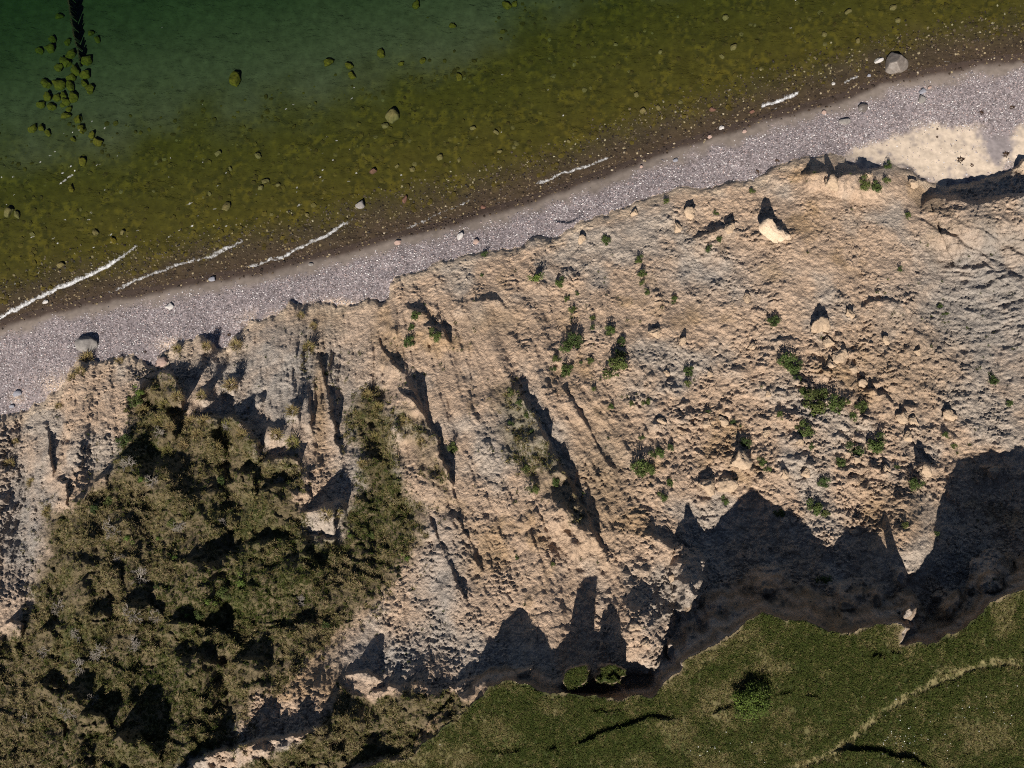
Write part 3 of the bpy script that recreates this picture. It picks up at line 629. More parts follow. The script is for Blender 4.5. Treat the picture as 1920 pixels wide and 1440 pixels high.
straw_s = [blades_mesh('straw_tuft', 26, s + 15, M_STRAW, wd=.04, lean=1.1) for s in range(3)]
lush = np.clip(1.1 * blob(430, 1120, 120, 60) + .9 * blob(300, 1290, 110, 60) + .6 * blob(700, 1000, 60, 90) + .6 * blob(270, 840, 30, 40) + .4 * blob(110, 1420, 120, 60) + .5 * blob(360, 1390, 80, 40) + .5 * blob(560, 1080, 60, 60), 0, 1)
vegT = np.maximum(vegA, vegD) * (1 - meadow)
halo = pmask(VEG_A, 70, 2) * (1 - vegA) * (1 - meadow) * land * sstep(0, 25, V - toe_) + .5 * blob(600, 680, 90, 110) * land
dens = np.clip(vegT * (1 - .75 * lush) * (.06 + .80 * sstep(-.22, .2, n2 + .6 * n3)) + .5 * np.maximum(vegB, vegC) * sstep(-.2, .3, n2) + .45 * halo * sstep(.02, .35, n2 + .4 * n3), 0, 1)
u, v, r = spots(90000, -250, 1150, 660, 1560, dens, 411)
s = .06 + .17 * r.random(len(u)) ** 2.5; tag(scatter('rough_grass', place(u, v), np.stack([s * 1.25, s * 1.25, s * .75], 1), turns(r, len(u), .25), rough_s), 'brown olive rough grass covering the slipped slope', 'grass')
dens = np.clip(vegT * np.clip(lush + .2 + .5 * sstep(.0, .35, n2 - .3 * n3), 0, 1) + .35 * np.maximum(vegB, vegC) * sstep(0, .4, n2), 0, 1)
u, v, r = spots(90000, -250, 1150, 660, 1560, dens, 412)
u2, v2, r2 = spots(60000, -250, 1150, 660, 1560, np.clip(vegT * (1 - .6 * lush) * sstep(.02, .32, n2 * .8 - n1 * .5 + .4 * n3) + .3 * np.maximum(vegB, vegC) * sstep(.1, .4, n3), 0, 1), 416)
s = .07 + .13 * r2.random(len(u2)) ** 2; tag(scatter('straw_grass', place(u2, v2), np.stack([s * 1.3, s * 1.3, s], 1), turns(r2, len(u2), .3), straw_s), 'pale straw coloured grass streaking the slipped slope', 'grass')
s = r.uniform(.05, .14, len(u)); tag(scatter('green_grass', place(u, v), np.stack([s * 1.3, s * 1.3, s * .75], 1), turns(r, len(u), .25), green_s), 'fresh green grass patches among the rough grass', 'grass')
mead_d = np.maximum(meadow * sstep(2, 5, -Pl), turf) * (1 - .85 * path)
u, v, r = spots(120000, 500, 2150, 1000, 1600, mead_d * (.12 + .88 * (1 - sstep(-.1, .3, n1 * .5 + n2 * .7))), 413)
s = r.uniform(.05, .13, len(u)); tag(scatter('meadow_grass', place(u, v), np.stack([s * 1.4, s * 1.4, s], 1), turns(r, len(u), .2), green_s), 'short green meadow grass on the cliff top', 'grass')
u, v, r = spots(90000, 500, 2150, 1000, 1600, np.maximum(meadow * sstep(2, 5, -Pl), 0) * (.2 + .8 * sstep(-.15, .32, n1 * .6 + n2 * .7)) * .8, 414)
s = r.uniform(.05, .13, len(u)); tag(scatter('pale_grass', place(u, v), np.stack([s * 1.4, s * 1.4, s], 1), turns(r, len(u), .2), pale_s), 'pale dry grass mixed into the meadow turf', 'grass')
weed_d = bare * np.clip(.05 + .8 * blob(1100, 590, 60, 70) + .7 * blob(1150, 680, 50, 60) + .6 * blob(1760, 560, 110, 80) + .6 * blob(960, 820, 60, 110) + .6 * blob(800, 720, 70, 120) + .4 * blob(870, 1050, 60, 120) + .5 * blob(620, 700, 90, 110) + .5 * blob(1650, 370, 60, 30) + .35 * blob(1850, 700, 60, 100) + .4 * blob(730, 1200, 90, 60), 0, 1) * sstep(-.1, .35, n2) * .22
u, v, r = spots(60000, -100, 2020, 280, 1300, weed_d, 415)
s = r.uniform(.06, .17, len(u)); tag(scatter('slope_weeds', place(u, v), np.stack([s * 1.2, s * 1.2, s], 1), turns(r, len(u), .25), green_s), 'small green weeds sprinkled over the bare slope', 'weeds')

# ------------------------------------------------------------------ individual things
ORD = ['nearest', 'second nearest', 'third nearest', 'fourth nearest', 'fifth nearest', 'sixth nearest', 'seventh nearest', 'eighth nearest', 'ninth nearest', 'tenth nearest'] + ['%dth nearest' % i for i in range(11, 60)]
DIRS = ['right of', 'below right of', 'below', 'below left of', 'left of', 'above left of', 'above', 'above right of']
LANDM = [((1462, 440), 'pale clay slab'), ((1405, 1300), 'round meadow bush'), ((1678, 118), 'waterline boulder'), ((1115, 1265), 'turfed pillars'),
         ((165, 645), 'grey beach boulder'), ((148, 122), 'groyne end'), ((736, 218), 'pale sunken boulder'), ((443, 150), 'lone olive boulder')]
def where(pts, marks):
    """for every point the landmark and direction in which it ranks closest among its kind"""
    tab = []
    for (mu, mv), nm in [LANDM[i] for i in marks]:
        sec = {}
        for i, (u, v) in enumerate(pts):
            if math.hypot(u - mu, v - mv) < 12: continue
            k = int(round(math.atan2(v - mv, u - mu) / (math.pi / 4))) % 8
            sec.setdefault(k, []).append((math.hypot(u - mu, v - mv), i))
        for k, l in sec.items():
            for rk, (dd, i) in enumerate(sorted(l)): tab.append((i, rk, dd, DIRS[k], nm))
    res = []
    for i in range(len(pts)):
        b = min((x for x in tab if x[0] == i), key=lambda x: (x[1], x[2])); res.append((ORD[b[1]], b[3], b[4]))
    return res
def empty(name, loc):
    e = bpy.data.objects.new(name, None); e.location = loc; e.empty_display_size = .2; COL.objects.link(e); return e
def px(u, v): return K * (CAM_H - float(zat(u, v)))        # metres per image pixel there
def plain_mat(name, c1, c2, scale=6, rough=.9, bump=.5, dist=.03, spec=.2, top=None):
    m, t, p = mat(name); g = node(t, 'ShaderNodeTexCoord'); n = noise_tex(t, scale, 6, .65, g.outputs['Object'])
    c = ramp(t, n.outputs[0], [(.35, c1), (.65, c2)]); n2b = noise_tex(t, scale * 9, 3, .6, g.outputs['Object'])
    c = mul(t, c, ramp(t, n2b.outputs[0], [(.3, (.7,) * 3), (.7, (1.25,) * 3)]))
    t.links.new(c, p.inputs['Base Color']); p.inputs['Roughness'].default_value = rough; p.inputs['Specular IOR Level'].default_value = spec
    b = node(t, 'ShaderNodeBump'); b.inputs['Strength'].default_value = bump; b.inputs['Distance'].default_value = dist; t.links.new(n.outputs[0], b.inputs['Height']); t.links.new(b.outputs[0], p.inputs['Normal'])
    return m
R_GREY = plain_mat('grey_granite', (.16, .145, .135), (.25, .23, .21), 3); R_DARK = plain_mat('dark_wet_granite', (.075, .062, .055), (.125, .105, .092), 3, .45, spec=.5)
R_PINK = plain_mat('pink_granite', (.31, .21, .17), (.40, .29, .245), 4); R_WHITE = plain_mat('whitish_stone', (.40, .37, .35), (.52, .49, .46), 4); R_BLUE = plain_mat('bluish_grey_stone', (.19, .19, .215), (.27, .27, .30), 4)
R_RED = plain_mat('reddish_brown_stone', (.10, .05, .035), (.16, .085, .06), 4); R_ALG = plain_mat('algae_covered_rock', (.075, .058, .008), (.15, .112, .012), 2.5, .95); R_PALE = plain_mat('pale_rock_under_water', (.10, .08, .03), (.155, .125, .05), 3)
R_CLAY = plain_mat('dry_pale_clay', (.50, .375, .26), (.62, .48, .35), 2.5, .95, .8, .06, .1); R_CLOD = plain_mat('crumbling_clay', (.36, .265, .18), (.48, .36, .25), 3, .95, 1.0, .06, .1)
def rocks(m, seed, n=3, **kw): return [rock_mesh('boulder', seed + i, 4, m, **kw) for i in range(n)]
RK = {'grey': rocks(R_GREY, 100, 2), 'dark': rocks(R_DARK, 110, 2), 'pink': rocks(R_PINK, 120, 2), 'white': rocks(R_WHITE, 130, 2), 'blue': rocks(R_BLUE, 140, 2), 'red': rocks(R_RED, 150, 2),
      'olive': rocks(R_ALG, 160, 4, rough=.25), 'pale': rocks(R_PALE, 170, 3), 'clod': rocks(R_CLOD, 180, 4, rough=.34, cuts=9, grit=.5)}
def rock(name, kind, u, v, r, rz=0, fl=.75, asp=1.15, sink=.3, i=0):
    k = px(u, v) * r * (1.0 if kind in ('olive', 'pale', 'clod', 'grey', 'dark') else .88); o = link(name, RK[kind][i % len(RK[kind])]); p = at(u, v); o.location = (p.x, p.y, p.z + k * fl * (.75 - sink * 1.5) * .9)
    o.scale = (k * asp, k / asp ** .5, k * fl * 1.2); o.rotation_euler = (random.uniform(-.15, .15), random.uniform(-.15, .15), rz); return o

# big boulder standing in the swash, pointed to the right
bm = bmesh.new(); bmesh.ops.create_icosphere(bm, subdivisions=4, radius=1)
from mathutils import noise as mn
for v_ in bm.verts:
    p = v_.co; a = math.atan2(p.y, p.x); rad = 1 + .25 * max(0, math.cos(a - .15)) ** 6 + .12 * math.cos(a * 3 + 1.2); q = Vector((p.x * rad, p.y * rad, p.z))
    for n_, dd in ((Vector((-.5, .6, .62)).normalized(), .62), (Vector((.55, -.2, .8)).normalized(), .66), (Vector((-.35, -.75, .55)).normalized(), .70), (Vector((-1, .1, .1)).normalized(), .75), (Vector((.5, .85, .2)).normalized(), .75)):
        k = q.dot(n_) - dd
        if k > 0: q -= n_ * k * .93
    v_.co = q * (1 + .05 * mn.noise(q * 2.2) + .02 * mn.noise(q * 7))
for f in bm.faces: f.smooth = True
me = bpy.data.meshes.new('boulder'); bm.to_mesh(me); bm.free(); me.materials.append(plain_mat('worn_grey_brown_granite', (.115, .095, .080), (.20, .17, .145), 2.2, .55, .4, .03, .4))
b = link('boulder', me); p = at(1676, 121); b.location = (p.x, p.y, .12); k = px(1676, 121); b.scale = (20 * k, 21 * k, 16 * k)
tag(b, 'big angular grey brown boulder standing in the swash at the waterline', 'boulder')
BE = [('white', 1646, 114, 7, .3, 1.7, 'whitish oblong stone touching the left side of the big waterline boulder'), ('dark', 1617, 203, 9, .4, 1.1, 'dark grey stone half buried where sand meets shingle, below the waterline boulder'),
      ('grey', 1583, 228, 8, .2, 1.4, 'flat oval brown grey stone on shingle, left of the half buried dark stone'), ('grey', 1727, 187, 8, 1, 1.0, 'rounded grey stone with pale lower side, lowest of the pair on right shingle'),
      ('blue', 1730, 172, 7, .5, 1.1, 'flat bluish grey stone, upper of the pair on the right shingle'), ('pink', 1742, 165, 4, .5, 1.5, 'small cream pink stone just above the bluish grey stone'),
      ('pink', 1545, 211, 5, .2, 1.1, 'pale pink stone on the wet edge between waterline boulder and long foam line'), ('blue', 1629, 142, 4, .2, 1.0, 'small blackish stone in the swash below left of the waterline boulder'),
      ('white', 1562, 157, 4, .2, 1.2, 'small white stone at the water edge left of the waterline boulder'), ('pink', 1395, 247, 5, .2, 1.2, 'pale pink stone at the damp edge below the long right foam line'),
      ('white', 1352, 240, 5, .2, 1.3, 'cream stone at the damp edge, left of the pale pink one'), ('pink', 1330, 257, 5, .2, 1.2, 'rose pink stone at the damp edge, third of the row below foam'),
      ('red', 1410, 209, 5, .2, 1.2, 'rusty orange stone in shallow water beside the long right foam line'), ('red', 1336, 205, 6, .2, 1.2, 'reddish brown stone in shallow water above the row of pink stones'),
      ('blue', 1267, 301, 5, .2, 1.2, 'pale bluish stone on dry sand in the middle of the right shingle'), ('pink', 1202, 313, 4, .2, 1.1, 'small brownish stone on the damp sand edge, mid beach'),
      ('white', 862, 444, 7, .9, 1.5, 'whitish angular stone on the damp sand in the middle of the beach'), ('pink', 892, 454, 7, .3, 1.1, 'pink stone on shingle just right of the whitish angular stone'),
      ('pink', 746, 455, 6, .2, 1.3, 'pale pink stone on damp sand left of the whitish angular stone'), ('red', 906, 388, 5, .2, 1.1, 'orange brown stone in the swash, middle of the beach'),
      ('blue', 399, 524, 7, .1, 1.2, 'bluish grey stone on the damp sand of the left beach'), ('white', 318, 575, 8, .3, 1.2, 'white rounded stone lying alone on the left shingle'),
      ('grey', 583, 496, 4, .1, 1.2, 'small grey stone on the dry sand edge, left of beach middle'), ('blue', 33, 738, 8, .4, 1.2, 'bluish stone in pale sand by the cliff foot at far left'),
      ('white', 85, 566, 5, .2, 1.5, 'pale stone just inside the water under the lowest left foam line'), ('blue', 22, 762, 5, .2, 1.4, 'small pale stone at the far left cliff foot')]
for i, (kd, u, v, r, rz, asp, lab) in enumerate(BE): tag(rock('stone', kd, u, v, r, rz, .6, asp, .3, i), lab, 'stone', 'stones lying on the beach')
tag(rock('boulder', 'grey', 164, 646, 18, .2, .7, 1.15, .25, 0), 'largest grey boulder on the left shingle, close to the cliff foot', 'boulder')
tag(rock('boulder', 'pink', 303, 681, 14, .2, .6, 1.1, .3, 1), 'pink granite boulder lying at the cliff foot on the left', 'boulder')

SUNK = [(113, 32, 7), (99, 75, 7), (95, 92, 9), (75, 96, 7), (134, 103, 9), (124, 117, 10), (112, 127, 9), (163, 113, 11), (172, 63, 6), (183, 75, 6), (142, 133, 9), (134, 146, 9), (161, 141, 10), (88, 157, 9), (112, 160, 11), (134, 162, 9), (159, 157, 7),
        (170, 168, 9), (90, 182, 9), (78, 196, 8), (108, 184, 8), (98, 200, 8), (124, 192, 8), (138, 183, 10), (125, 218, 8), (147, 224, 8), (155, 243, 8), (62, 241, 8), (79, 240, 7), (90, 250, 6), (173, 253, 7), (185, 266, 9), (138, 262, 5), (118, 198, 5), (130, 205, 6),
        (443, 150, 13), (617, 118, 9), (155, 303, 8), (134, 354, 6), (213, 451, 6), (72, 96, 5), (128, 80, 6), (120, 180, 7), (661, 142, 7), (655, 124, 7), (715, 101, 8), (780, 10, 8), (860, 145, 7), (950, 11, 8), (965, 8, 6), (849, 49, 6), (793, 115, 6), (752, 120, 5)]
PALE = [(736, 218, 13), (722, 236, 6), (409, 288, 6), (484, 292, 6), (425, 388, 8), (498, 340, 6), (489, 352, 5), (522, 347, 4), (18, 398, 9), (33, 403, 6), (180, 436, 6), (231, 436, 5), (825, 295, 6), (773, 318, 5), (744, 312, 4), (861, 300, 4), (887, 241, 5), (930, 248, 5),
        (1375, 89, 6), (1360, 34, 6), (1590, 23, 6), (1674, 15, 6), (1545, 65, 5), (1608, 77, 5), (1683, 39, 5), (1193, 178, 5), (1154, 84, 4), (1205, 208, 6), (1238, 98, 4), (432, 317, 4), (576, 403, 4), (1234, 202, 5), (1066, 265, 4), (937, 284, 4), (115, 497, 6)]
lo = where([(a, b) for a, b, c in SUNK + PALE], [2, 5, 6, 7])
for i, (u, v, r) in enumerate(SUNK + PALE):
    olive = i < len(SUNK); o = rock('sunken_boulder', 'olive' if olive else 'pale', u, v, r, random.uniform(0, 6), .75, random.uniform(1.0, 1.35), .25, i)
    lab = '%s boulder under water, %s boulder %s %s' % ('olive algae covered' if olive else 'pale olive', *lo[i])
    if (u, v) == (736, 218): lab = 'largest pale boulder under water, alone among the olive stones'
    if (u, v) == (443, 150): lab = 'largest olive boulder, alone at the edge of the green deeper water'
    tag(o, lab, 'boulder', 'boulders under the shallow sea')
tag(rock('stone', 'red', 700, 321, 7, .3, .8, 1.2, .1, 0), 'reddish rock breaking the water surface below the largest pale sunken boulder', 'rock')
tag(rock('stone', 'grey', 676, 385, 9, .3, .8, 1.0, .1, 1), 'dark rock at the top end of the middle left foam line', 'rock')
tag(rock('stone', 'red', 759, 374, 6, 1.3, .8, 1.4, .1, 1), 'purplish brown rock in shallow water right of the middle left foam line', 'rock')

# groyne: a row of driven posts, mostly under water
gr = empty('groyne', at(150, 124)); tag(gr, 'dark wooden groyne of close set posts running out under water', 'groyne')
bm = bmesh.new(); bmesh.ops.create_cone(bm, cap_ends=True, segments=9, radius1=.5, radius2=.46, depth=1)
for v_ in bm.verts: v_.co.x *= 1 + .12 * mn.noise(v_.co * 3); v_.co.z += .04 * mn.noise(v_.co * 5) * (v_.co.z > 0)
pm = bpy.data.meshes.new('post'); bm.to_mesh(pm); bm.free(); pm.materials.append(plain_mat('algae_darkened_wood', (.022, .018, .010), (.05, .04, .018), 5))
for i in range(64):
    if i % 7 == 5 or i in (3, 17, 30): continue
    f = i / 44; v = 124 - 124 * f; u = 150 - 8 * min(1, f * 2.2) - 19 * max(0, f - .25); z0 = float(zat(u, v)); tz_ = -.75 + random.uniform(-.16, .06) - .5 * max(0, .12 - f) * 8
    x, y = world(u, v, tz_); o = link('post', pm, gr); o.location = Vector((x, y, (z0 - .4 + tz_) / 2)) - gr.location; h = tz_ - z0 + .4
    dm = random.uniform(.09, .17); o.scale = (dm, dm, h); o.rotation_euler = (random.uniform(-.03, .03), random.uniform(-.03, .03), random.uniform(0, 6))

# the pale slab fallen on the slope: steep lit front, crusted crest
secs = [(-.80, -.1), (-.60, .36), (-.38, .78), (-.28, .86), (.02, .98), (.22, .94), (.40, .5), (.46, -.1)]
co = []; nA = 26; nS = 28; xs = np.linspace(0, 1, nS); sx_ = np.interp(xs, np.linspace(0, 1, len(secs)), [a for a, b in secs]); sz_ = np.interp(xs, np.linspace(0, 1, len(secs)), [b for a, b in secs])
for i in range(nA):
    a = -1 + 2 * i / (nA - 1); e = max(0, 1 - abs(a) ** 9) ** .5; hh = e * (1 - .15 * a) * (.88 + .12 * math.sin(a * 5 + 1))
    for j in range(nS):
        q = Vector((a * 1.25, -sx_[j] * (0.55 + .45 * e) * -1 * .8, sz_[j] * hh * .85 - .12)); k = mn.noise(q * 2.3) * .10 + mn.noise(q * 6) * .06 + (.11 * mn.noise(q * 11) if sz_[j] > .8 else .02 * mn.noise(q * 14)); co.append((q.x, q.y + k * .6, q.z + k))
fs = [(i * nS + j, i * nS + j + 1, (i + 1) * nS + j + 1, (i + 1) * nS + j) for i in range(nA - 1) for j in range(nS - 1)]
me = bpy.data.meshes.new('clay_slab'); me.from_pydata(co, [], fs); me.materials.append(R_CLAY); me.polygons.foreach_set('use_smooth', [True] * len(fs)); me.update()
o = link('clay_slab', me); p = at(1464, 442); o.location = (p.x, p.y, p.z - .05); o.rotation_euler = (-.25, .03, math.radians(-38)); o.scale = (1.18, .95, .72)
tag(o, 'large pale clay slab with sunlit face lying alone on upper right slope', 'clay block')
CLODS = [(1228, 624, 12), (1535, 612, 17), (1553, 642, 10), (1572, 668, 15), (1556, 685, 12), (1597, 692, 8), (1386, 864, 19), (1362, 910, 17), (1326, 910, 17), (1292, 402, 12), (1270, 430, 9), (1367, 428, 10), (1368, 418, 7),
         (1690, 782, 12), (1712, 790, 9), (1560, 345, 14), (1625, 330, 9), (1710, 345, 9), (1660, 880, 8), (1735, 882, 12), (1860, 885, 12), (1355, 790, 9), (1325, 795, 9), (1437, 812, 8), (1510, 888, 10), (1605, 300 + 560, 7), (1470, 700 + 190, 8), (1240, 790, 8),
         (1700, 820, 11), (1780, 780, 12), (1600, 1000, 8), (1280, 640, 7), (1410, 650, 9), (1615, 720, 9), (1590, 590, 10), (1400, 560, 8), (1190, 400, 8), (1090, 450, 8), (1260, 1085, 8), (1190, 1175, 10), (1210, 1205, 9), (1330, 700, 7), (1500, 830, 7), (1250, 700, 6), (1440, 740, 7), (1660, 640, 8), (1720, 660, 7)]
lo = where([(a, b) for a, b, c in CLODS], [0, 1, 2, 3])
for i, (u, v, r) in enumerate(CLODS):
    tag(rock('clay_clod', 'clod', u, v, r * 1.05, random.uniform(0, 6), .7, random.uniform(1, 1.3), .2, i), '%s clay clod on bare slope, %s clod %s %s' % ('large' if r > 14 else 'mid sized' if r > 8 else 'small', *lo[i]), 'clod', 'clods of clay on the bare slope')

# --- plants
def leaf_mat(name, stops):
    return rand_mat(name, stops, .8, 'tint', .25)
L_GREEN = leaf_mat('shrub_leaves', [(0, (.040, .062, .018)), (.5, (.055, .080, .020)), (1, (.080, .092, .026))]); L_BRIGHT = leaf_mat('bright_leaves', [(0, (.065, .105, .018)), (1, (.09, .125, .024))]); L_BUSH = leaf_mat('bush_leaves', [(0, (.060, .088, .013)), (1, (.066, .095, .014))])
L_BROWN = leaf_mat('tussock_blades', [(0, (.20, .15, .07)), (.6, (.17, .135, .055)), (1, (.14, .13, .04))]); L_STEM = plain_mat('woody_stems', (.07, .052, .035), (.12, .095, .07), 9); L_TWIG = plain_mat('bare_grey_twigs', (.22, .19, .16), (.34, .30, .26), 9)
def leaves_mesh(name, n, seed, m, leaf, clumps=8, hgt=.75):
    r = random.Random(seed); co = []; fs = []; col = []; cl = []
    for _ in range(clumps):
        a = r.uniform(0, 6.283); q = .68 * math.sqrt(r.random()); cl.append((q * math.cos(a), q * math.sin(a), hgt * r.uniform(.35, .8) * (1.1 - q * .6), r.uniform(.24, .44), r.uniform(.75, 1.25)))
    for _ in range(n):
        cx, cy, cz, cr, cs = r.choice(cl); d = Vector((r.gauss(0, 1), r.gauss(0, 1), r.gauss(0, 1))).normalized() * cr * r.random() ** .4
        if r.random() < .06: d *= 1.5
        p = Vector((cx, cy, cz)) + Vector((d.x, d.y, d.z * .8)); p.z = max(p.z, .02)
        nrm = (Vector((d.x, d.y, abs(d.z) + .25 * cr)) + Vector((r.gauss(0, .12), r.gauss(0, .12), r.gauss(0, .12)))).normalized(); tx = nrm.orthogonal().normalized(); tx.rotate(__import__('mathutils').Quaternion(nrm, r.uniform(0, 6.28))); ty = nrm.cross(tx)
        l = leaf * r.uniform(.6, 1.4); i = len(co); co += [p - tx * l, p - ty * l * .5, p + tx * l + nrm * l * .2, p + ty * l * .5]; fs.append((i, i + 1, i + 2, i + 3)); s_ = cs * r.uniform(.7, 1.3); col += [(s_, s_ * r.uniform(.9, 1.1), s_ * .9, 1)] * 4
    me = bpy.data.meshes.new(name); me.from_pydata([tuple(c) for c in co], [], fs); a = me.attributes.new('tint', 'FLOAT_COLOR', 'POINT'); a.data.foreach_set('color', np.array(col, f32).ravel()); me.materials.append(m)
    return me, cl
def tube(co, fs, a, b, r0, r1, n=4):
    d = (b - a).normalized(); x = d.orthogonal().normalized(); y = d.cross(x); i = len(co)
    for q, rr in ((a, r0), (b, r1)):
        for k in range(n): t_ = 6.283 * k / n; co.append(tuple(q + x * rr * math.cos(t_) + y * rr * math.sin(t_)))
    fs += [(i + k, i + (k + 1) % n, i + n + (k + 1) % n, i + n + k) for k in range(n)]
def stems_mesh(cl):
    co = []; fs = []
    for cx, cy, cz, cr, cs in cl:
        e = Vector((cx, cy, cz)); m_ = e * .5 + Vector((0, 0, .05)); tube(co, fs, Vector((0, 0, -.1)), m_, .03, .022); tube(co, fs, m_, e, .022, .01)
        for q in range(3): tube(co, fs, e * .8, e + Vector((random.gauss(0, 1), random.gauss(0, 1), random.gauss(.3, .6))).normalized() * cr * .9, .012, .005)
    me = bpy.data.meshes.new('stems'); me.from_pydata(co, [], fs); me.materials.append(L_STEM); return me
def shrub_kind(m, n, leaf, seeds, clumps=8, hgt=.75):
    out = []
    for s_ in seeds:
        a, cl = leaves_mesh('foliage', n, s_, m, leaf, clumps, hgt); out.append((a, stems_mesh(cl)))
    return out
K_GREEN = shrub_kind(L_GREEN, 900, .075, (1, 2, 3, 4)); K_BRIGHT = shrub_kind(L_BRIGHT, 450, .085, (5, 6)); K_BUSH = shrub_kind(L_BUSH, 5200, .042, (8,), 22, 1.0)
def shrub(name, kind, u, v, r, i, hs=1.0):
    k = px(u, v) * r * 1.12; p = at(u, v); e = empty(name, (p.x, p.y, p.z - .02)); f, st = kind[i % len(kind)]
    for nm, me_ in (('foliage', f), ('stems', st)):
        o = link(nm, me_, e); o.scale = (k * 1.12, k * 1.12, k * hs); o.rotation_euler = (0, 0, random.uniform(0, 6.28)) if nm == 'foliage' else (0, 0, 0); o['kind'] = 'stuff'
    e.children[-1].rotation_euler = e.children[0].rotation_euler
    return e
SHR = [(1448, 603, 13), (1472, 673, 17), (1493, 692, 15), (1495, 708, 8), (1290, 695, 12), (1287, 718, 8), (1510, 737, 11), (1527, 758, 25), (1535, 740, 16), (1563, 760, 18), (1513, 803, 16), (1500, 798, 10), (1612, 763, 13), (1600, 780, 9), (1590, 752, 6), (1462, 780, 8), (1400, 832, 12), (1373, 793, 7), (1647, 833, 19),
       (1602, 842, 18), (1573, 866, 11), (1520, 838, 7), (1430, 863, 10), (1438, 878, 7), (1682, 877, 6), (1542, 902, 12), (1718, 910, 14), (1527, 947, 16), (1548, 962, 9), (1788, 835, 6), (1772, 817, 7), (1360, 937, 9), (1328, 773, 6), (1763, 575, 6), (1773, 588, 7), (1688, 505, 6), (1860, 713, 11),
       (1893, 757, 7), (1052, 530, 10), (1200, 488, 9), (1205, 513, 9), (1203, 532, 7), (1215, 547, 7), (1262, 562, 7), (1080, 640, 17), (1062, 653, 12), (1043, 675, 8), (1037, 690, 6), (1063, 692, 14), (1090, 680, 5), (1105, 678, 8), (1148, 687, 22), (1160, 665, 12), (1167, 640, 9), (1140, 622, 12), (1112, 615, 6), (1110, 597, 6), (1113, 730, 5),
       (1143, 762, 7), (1213, 753, 10), (1185, 755, 7), (1200, 873, 19), (1215, 880, 12), (1230, 847, 13), (1257, 903, 10), (1258, 838, 7), (1243, 930, 10), (1203, 820, 6), (1063, 560, 7), (1073, 583, 8), (1083, 550, 5), (818, 626, 13), (848, 838, 12), (903, 517, 4), (973, 757, 7), (958, 795, 6), (987, 777, 7), (997, 810, 7), (960, 735, 9),
       (1622, 343, 13), (1640, 350, 12), (1660, 338, 8), (1667, 312, 9), (1330, 467, 7), (1137, 452, 10), (1250, 378, 6), (1410, 360, 6), (1343, 400, 6), (1348, 448, 7), (907, 478, 8), (1700, 405, 7), (1000, 915, 10), (985, 880, 9), (1040, 905, 9), (1545, 1085, 14), (1460, 960, 10), (1755, 1000, 6), (1698, 985, 7), (1035, 1058, 5), (970, 1045, 5), (780, 590, 10), (765, 640, 12), (770, 615, 9)]
lo = where([(a, b) for a, b, c in SHR], [0, 1, 2, 3])
for i, (u, v, r) in enumerate(SHR):
    tag(shrub('shrub', K_GREEN, u, v, r, i), '%s green shrub on bare slope, %s shrub %s %s' % ('broad' if r > 15 else 'mid sized' if r > 8 else 'tiny', *lo[i]), 'shrub', 'green shrubs on the bare slope')
tag(shrub('shrub', K_BRIGHT, 1006, 524, 14, 0), 'bright yellow green shrub on the bare slope near the beach, beside dry twigs', 'shrub', 'green shrubs on the bare slope')
tag(shrub('bush', K_BUSH, 1404, 1304, 34, 0, 1.3), 'round dense green bush standing alone on the cliff top meadow', 'bush')
BRI = [(205, 940, 10), (243, 1012, 11), (325, 985, 12), (325, 1042, 9), (135, 1180, 8), (455, 1085, 14), (375, 1152, 10), (350, 1150, 9), (253, 752, 14), (262, 730, 12), (693, 1002, 9), (762, 1042, 10), (232, 826, 14), (270, 900, 10), (420, 1115, 14), (480, 905, 11), (415, 903, 10), (657, 1000, 8), (300, 1100, 9), (395, 1130, 12), (610, 1250 - 80, 8), (300, 1010, 7), (175, 955, 9)]
lo = where([(a, b) for a, b, c in BRI], [4, 3])
for i, (u, v, r) in enumerate(BRI):
    tag(shrub('green_shrub', K_BRIGHT if i % 2 else K_GREEN, u, v, r, i), 'fresh green shrub in rough grass, %s such shrub %s %s' % lo[i], 'shrub', 'fresh green shrubs in the rough grass')
def tussock(seed): return blades_mesh('tussock', 170, seed, L_BROWN, .95, 1.0, .028, .85)
TM = [tussock(s_ + 60) for s_ in range(4)]
TUS = [(165, 672, 17), (152, 697, 13), (136, 708, 11), (225, 677, 10), (388, 650, 12), (444, 648, 15), (333, 655, 11), (378, 742, 13), (433, 722, 17), (333, 745, 15), (565, 592, 9), (588, 612, 10), (550, 830, 17), (580, 652, 15), (110, 761, 9), (548, 770, 15), (520, 815, 16), (360, 790, 14), (385, 790, 15), (425, 800, 16), (455, 815, 15), (372, 815, 14),
       (405, 838, 15), (310, 760, 15), (300, 790, 14), (320, 800, 12), (612, 965, 16), (634, 962, 12), (690, 740, 13), (710, 765, 14), (760, 790, 12), (790, 830, 12), (270, 770, 14), (315, 845, 13), (345, 835, 12), (20, 870, 14), (30, 830, 10), (60, 905, 12), (90, 960, 12), (705, 820, 13), (680, 870, 12)]
lo = where([(a, b) for a, b, c in TUS], [4, 3])
for i, (u, v, r) in enumerate(TUS):
    k = px(u, v) * r; p = at(u, v); o = link('grass_tussock', TM[i % 4]); o.location = (p.x, p.y, p.z - .03); o.scale = (k * .95, k * .95, k * .8); o.rotation_euler = (0, 0, random.uniform(0, 6))
    tag(o, 'brown grass tussock on eroded ground, %s tussock %s %s' % lo[i], 'tussock', 'brown grass tussocks on the eroded ground')
